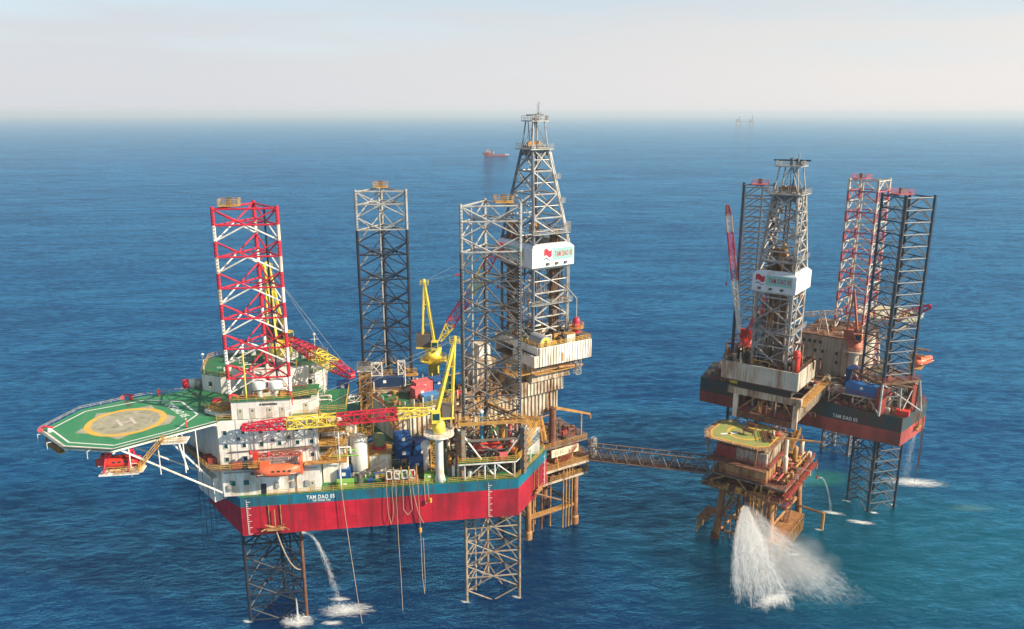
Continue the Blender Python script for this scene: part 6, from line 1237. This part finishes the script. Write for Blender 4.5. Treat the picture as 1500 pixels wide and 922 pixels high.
# ------------------------------------------------------------------ foam and falling water
def foam_material():
    m = bpy.data.materials.new('sea_foam'); m.use_nodes = True; n, l = m.node_tree.nodes, m.node_tree.links; p = n['Principled BSDF']; p.inputs['Base Color'].default_value = (.82, .83, .8, 1); p.inputs['Roughness'].default_value = .9
    tc = n.new('ShaderNodeTexCoord'); ln = n.new('ShaderNodeVectorMath'); ln.operation = 'LENGTH'; mp = n.new('ShaderNodeMapping'); mp.inputs['Location'].default_value = (-1, -1, 0); mp.inputs['Scale'].default_value = (2, 2, 0)
    l.new(tc.outputs['Generated'], mp.inputs[0]); l.new(mp.outputs[0], ln.inputs[0])
    g = n.new('ShaderNodeNewGeometry'); ns = n.new('ShaderNodeTexNoise'); ns.inputs['Scale'].default_value = 1.1; ns.inputs['Detail'].default_value = 9; ns.inputs['Roughness'].default_value = .78; mf = n.new('ShaderNodeMapping'); mf.inputs['Rotation'].default_value = (0, 0, R(-20)); mf.inputs['Scale'].default_value = (.4, 1.3, 1); l.new(g.outputs['Position'], mf.inputs[0]); l.new(mf.outputs[0], ns.inputs['Vector'])
    s = n.new('ShaderNodeMath'); s.operation = 'MULTIPLY_ADD'; l.new(ln.outputs['Value'], s.inputs[0]); s.inputs[1].default_value = -.55; l.new(ns.outputs['Fac'], s.inputs[2])
    r = n.new('ShaderNodeMapRange'); l.new(s.outputs[0], r.inputs[0]); r.inputs[1].default_value = .08; r.inputs[2].default_value = .46; r.inputs[4].default_value = .8; l.new(r.outputs[0], p.inputs['Alpha'])
    return m
foam = foam_material()
for k, (x, y, rx, ry, rot) in enumerate(((-43.4, 138.6, 4.2, 2.8, 0), (-34.8, 142.4, 7.2, 3.6, 6), (-36.6, 138.2, 3.4, 1.2, 0), (112, 200.6, 12, 4.2, -8), (82.9, 183.2, 4.0, 1.2, -18), (88.2, 178.4, 4.6, 1.3, -14), (55.5, 146.2, 7, 2.6, 28), (65.5, 163.5, 2.4, .8, 0), (-36.8, 146.2, 3.0, 1.2, 0))):
    b = MB(); n = 28; b.add([(rx * (1 + .12 * math.sin(3 * a + k) + .08 * math.sin(7 * a)) * math.cos(a), ry * (1 + .12 * math.sin(2 * a + k)) * math.sin(a), 0) for a in [2 * math.pi * i / n for i in range(n)]], [tuple(range(n))])
    FM = Frame((0, 0), 0); FM.M = Matrix.Translation((x, y, .03 + .004 * k)) @ Matrix.Rotation(R(rot), 4, 'Z'); o = b.build('foam', foam, FM, o=(0, 0, 0)); o['kind'] = 'stuff'; o['label'] = 'white foam patch floating on the sea'
wash = [A.W(p) for p in ((-.8, 3.3, 0), (10.3, 3.3, 0), (43.2, 3.3, 0), (54.4, 3.3, 0), (48.8, 13, 0))] + [B.W(p) for p in ((-.8, 1, 0), (13.3, 1, 0), (12.6, 13, 0))] + [G.W(p) for p in ((-32.4, -34, 0), (-19.2, -34, 0), (-18.8, -13, 0), (-12.5, -15, 0), (-3.6, 1.9, 0), (-11.1, 4.4, 0), (-1.1, 9.4, 0))]
for k, p in enumerate(wash):
    b = MB(); n = 18; b.add([((1.5 + .3 * math.sin(3 * a + k)) * math.cos(a), (.8 + .2 * math.sin(2 * a + k)) * math.sin(a), 0) for a in [2 * math.pi * i / n for i in range(n)]], [tuple(range(n))])
    FM = Frame((0, 0), 0); FM.M = Matrix.Translation((p.x - .5, p.y - .2, .1 + .004 * k)) @ Matrix.Rotation(R(-20), 4, 'Z'); o = b.build('foam', foam, FM, o=(0, 0, 0)); o['kind'] = 'stuff'; o['label'] = 'thin foam washing round a steel column'
def drop_material(a):
    m = bpy.data.materials.new('spray_water'); m.use_nodes = True; p = m.node_tree.nodes['Principled BSDF']; p.inputs['Base Color'].default_value = (.86, .86, .84, 1); p.inputs['Roughness'].default_value = .7; p.inputs['Alpha'].default_value = a
    p.inputs['Subsurface Weight'].default_value = 0; return m
spraymat = drop_material(.2); mistmat = drop_material(.12)
def spray(name, label, gen, n, mat, seed):
    """thousands of thin falling water streaks; gen(rnd) -> (point, motion direction, length, width)"""
    rnd = random.Random(seed); vs_ = []; fs = []
    for i in range(n):
        p, d, L_, w = gen(rnd); d = d.normalized(); u = d.orthogonal().normalized(); v = d.cross(u); a = rnd.random() * 6.28; k = len(vs_)
        for j in range(3): q_ = p + (u * math.cos(a + 2.094 * j) + v * math.sin(a + 2.094 * j)) * w; vs_.append(q_[:])
        vs_.append((p + d * L_)[:]); vs_.append((p - d * L_ * .35)[:])
        fs += [(k, k + 1, k + 3), (k + 1, k + 2, k + 3), (k + 2, k, k + 3), (k + 1, k, k + 4), (k + 2, k + 1, k + 4), (k, k + 2, k + 4)]
    b = MB(); b.v = vs_; b.f = fs; o = b.build(name, mat, W0, o=(0, 0, 0)); o['kind'] = 'stuff'; o['label'] = label; return o
S0 = G.W((-25.4, -35.0, 12.2))
FING = [(k, 17.5 + ((k * 37) % 11) * .7, .35 + ((k * 53) % 7) / 9) for k in range(14)]
def g_main(dense):
    def g(r):
        if dense:      # thrown jet: the air slows it, so it bends over and breaks into falling fingers
            k, reach, wgt = FING[int(r.random() ** 1.5 * 14)]
            t = r.random() ** .85; ang = -117 + k * 1.6 + r.gauss(0, 1.1); lag = r.random() ** 1.3; wind = 1.6 + .3 * k + 3.5 * lag
            reach *= 1 - .62 * lag
        else:          # fine drops carried off to the right
            t = r.random() ** .6; ang = -112 + 40 * r.random(); reach = 6 + 12 * r.random(); wind = 5 + 13 * r.random()
        d = Vector((math.cos(R(ang)), math.sin(R(ang)), 0)); e = (1 - math.exp(-2.0 * t)) / (1 - math.exp(-2.0))
        p = S0 + d * (reach * e) + Vector((wind * t * t, -wind * .35 * t * t, 1.2 * t * (1 - t) - 12.2 * t ** 1.8)); tw = .05 + (.45 if dense else 1.6) * t
        p += Vector((r.gauss(0, .4) * tw, r.gauss(0, .4) * tw, r.gauss(0, .5) * tw)); p.z = max(p.z, .05)
        v = d * (reach * 2.3 * math.exp(-2.0 * t)) + Vector((2 * wind * t, -.7 * wind * t, -22 * t ** .8))
        return p, v, r.uniform(.3, 1.3) * (.3 + t), r.uniform(.012, .032) * (.8 + .8 * t)
    return g
spray('water_spray', 'white fan of water gushing from under the rusty platform', g_main(True), 30000, spraymat, 3)
spray('water_mist', 'drifting drops beside the gushing water', g_main(False), 16000, mistmat, 4)
# the finest spray hangs as a small cloud of mist low over the water
mm = bpy.data.materials.new('spray_mist'); mm.use_nodes = True; n, l = mm.node_tree.nodes, mm.node_tree.links; n.remove(n['Principled BSDF'])
mv = n.new('ShaderNodeVolumePrincipled'); mv.inputs['Color'].default_value = (.97, .97, .97, 1); tc = n.new('ShaderNodeTexCoord'); mp = n.new('ShaderNodeMapping'); mp.inputs['Location'].default_value = (-1, -1, -1); mp.inputs['Scale'].default_value = (2, 2, 2); l.new(tc.outputs['Generated'], mp.inputs[0])
ln = n.new('ShaderNodeVectorMath'); ln.operation = 'LENGTH'; l.new(mp.outputs[0], ln.inputs[0]); ns = n.new('ShaderNodeTexNoise'); ns.inputs['Scale'].default_value = 2.6; ns.inputs['Detail'].default_value = 4; l.new(mp.outputs[0], ns.inputs['Vector'])
ad = n.new('ShaderNodeMath'); ad.operation = 'MULTIPLY_ADD'; l.new(ns.outputs['Fac'], ad.inputs[0]); ad.inputs[1].default_value = -1.1; l.new(ln.outputs['Value'], ad.inputs[2])
fo = n.new('ShaderNodeMapRange'); l.new(ad.outputs[0], fo.inputs[0]); fo.inputs[1].default_value = -.35; fo.inputs[2].default_value = .38; fo.inputs[3].default_value = .085; fo.inputs[4].default_value = 0; l.new(fo.outputs[0], mv.inputs['Density']); l.new(mv.outputs[0], n['Material Output'].inputs['Volume'])
b = MB(); b.lathe((0, 0, 0), [(10.5 * math.sin(math.pi * (.02 + .96 * i / 10)), -5.2 * math.cos(math.pi * (.02 + .96 * i / 10))) for i in range(11)], 20)
FM = Frame((0, 0), 0); FM.M = Matrix.Translation((61.5, 152.5, 5.4)) @ Matrix.Rotation(R(-30), 4, 'Z'); o = b.build('spray_mist', mm, FM, o=(0, 0, 0)); o['kind'] = 'stuff'; o['label'] = 'thin cloud of mist over the water by the rusty platform'
def stream(a, c, spread, arc=.5):
    a, c = Vector(a), Vector(c)
    def g(r):
        t = r.random(); p = a.lerp(c, t ** .8); p.z = a.z + (c.z - a.z) * t ** 1.5; s_ = spread * (.15 + t)
        return p + Vector((r.gauss(0, s_), r.gauss(0, s_), r.gauss(0, s_ * .5))), Vector((c.x - a.x, c.y - a.y, (c.z - a.z) * (1 + t))), r.uniform(.3, .9), r.uniform(.02, .05)
    return g
p0 = A.W((11.0, -.4, 21)); spray('water_jet', 'thin stream of water falling from the nearer hull beside the leg', stream(p0, (-36.6, 145.6, 0), .35), 1500, mistmat, 5)
p0 = A.W((8.6, 2.0, 6.5)); spray('water_jet', 'short white jet splashing under the banded leg', stream((-43.7, 139.5, 4.6), (-43.4, 138.9, 0), .1), 500, spraymat, 6)
spray('water_jet', 'white curtain of water falling behind the slate blue leg', stream(G.W((1.6, 14, 20)), (109.5, 200.5, 0), .6), 1800, mistmat, 7)
spray('water_jet', 'thin stream of water falling beside the yellow jib', stream(G.W((-13.6, -20.4, 15.5)), (82.4, 183.6, 0), .15), 500, mistmat, 8)
def g_splash(r):
    a = r.random() * 6.28; q_ = r.random(); x, y = (( -43.4, 138.6), (-35, 142.6), (56, 144.5))[r.randrange(3)]; rr = 3.2 * r.random() ** .7
    return Vector((x + rr * math.cos(a), y + rr * .6 * math.sin(a), .1 + .7 * q_ * q_)), Vector((math.cos(a), math.sin(a), 1.5)), .25, .06
spray('water_splash', 'splashing drops where the streams meet the sea', g_splash, 1600, spraymat, 9)

# ------------------------------------------------------------------ haze over the sea
hm = bpy.data.materials.new('sea_haze'); hm.use_nodes = True; n, l = hm.node_tree.nodes, hm.node_tree.links; n.remove(n['Principled BSDF'])
pv = n.new('ShaderNodeVolumePrincipled'); pv.inputs['Color'].default_value = (.82, .94, 1.0, 1); pv.inputs['Density'].default_value = 1.35e-4; pv.inputs['Anisotropy'].default_value = 0.08
l.new(pv.outputs[0], n['Material Output'].inputs['Volume'])
hz = mb().box((-42000, -42000, -8), (42000, 42000, 112)).build('haze', hm, W0, o=(0, 0, 0)); hz['kind'] = 'stuff'; hz['label'] = 'pale sea haze'
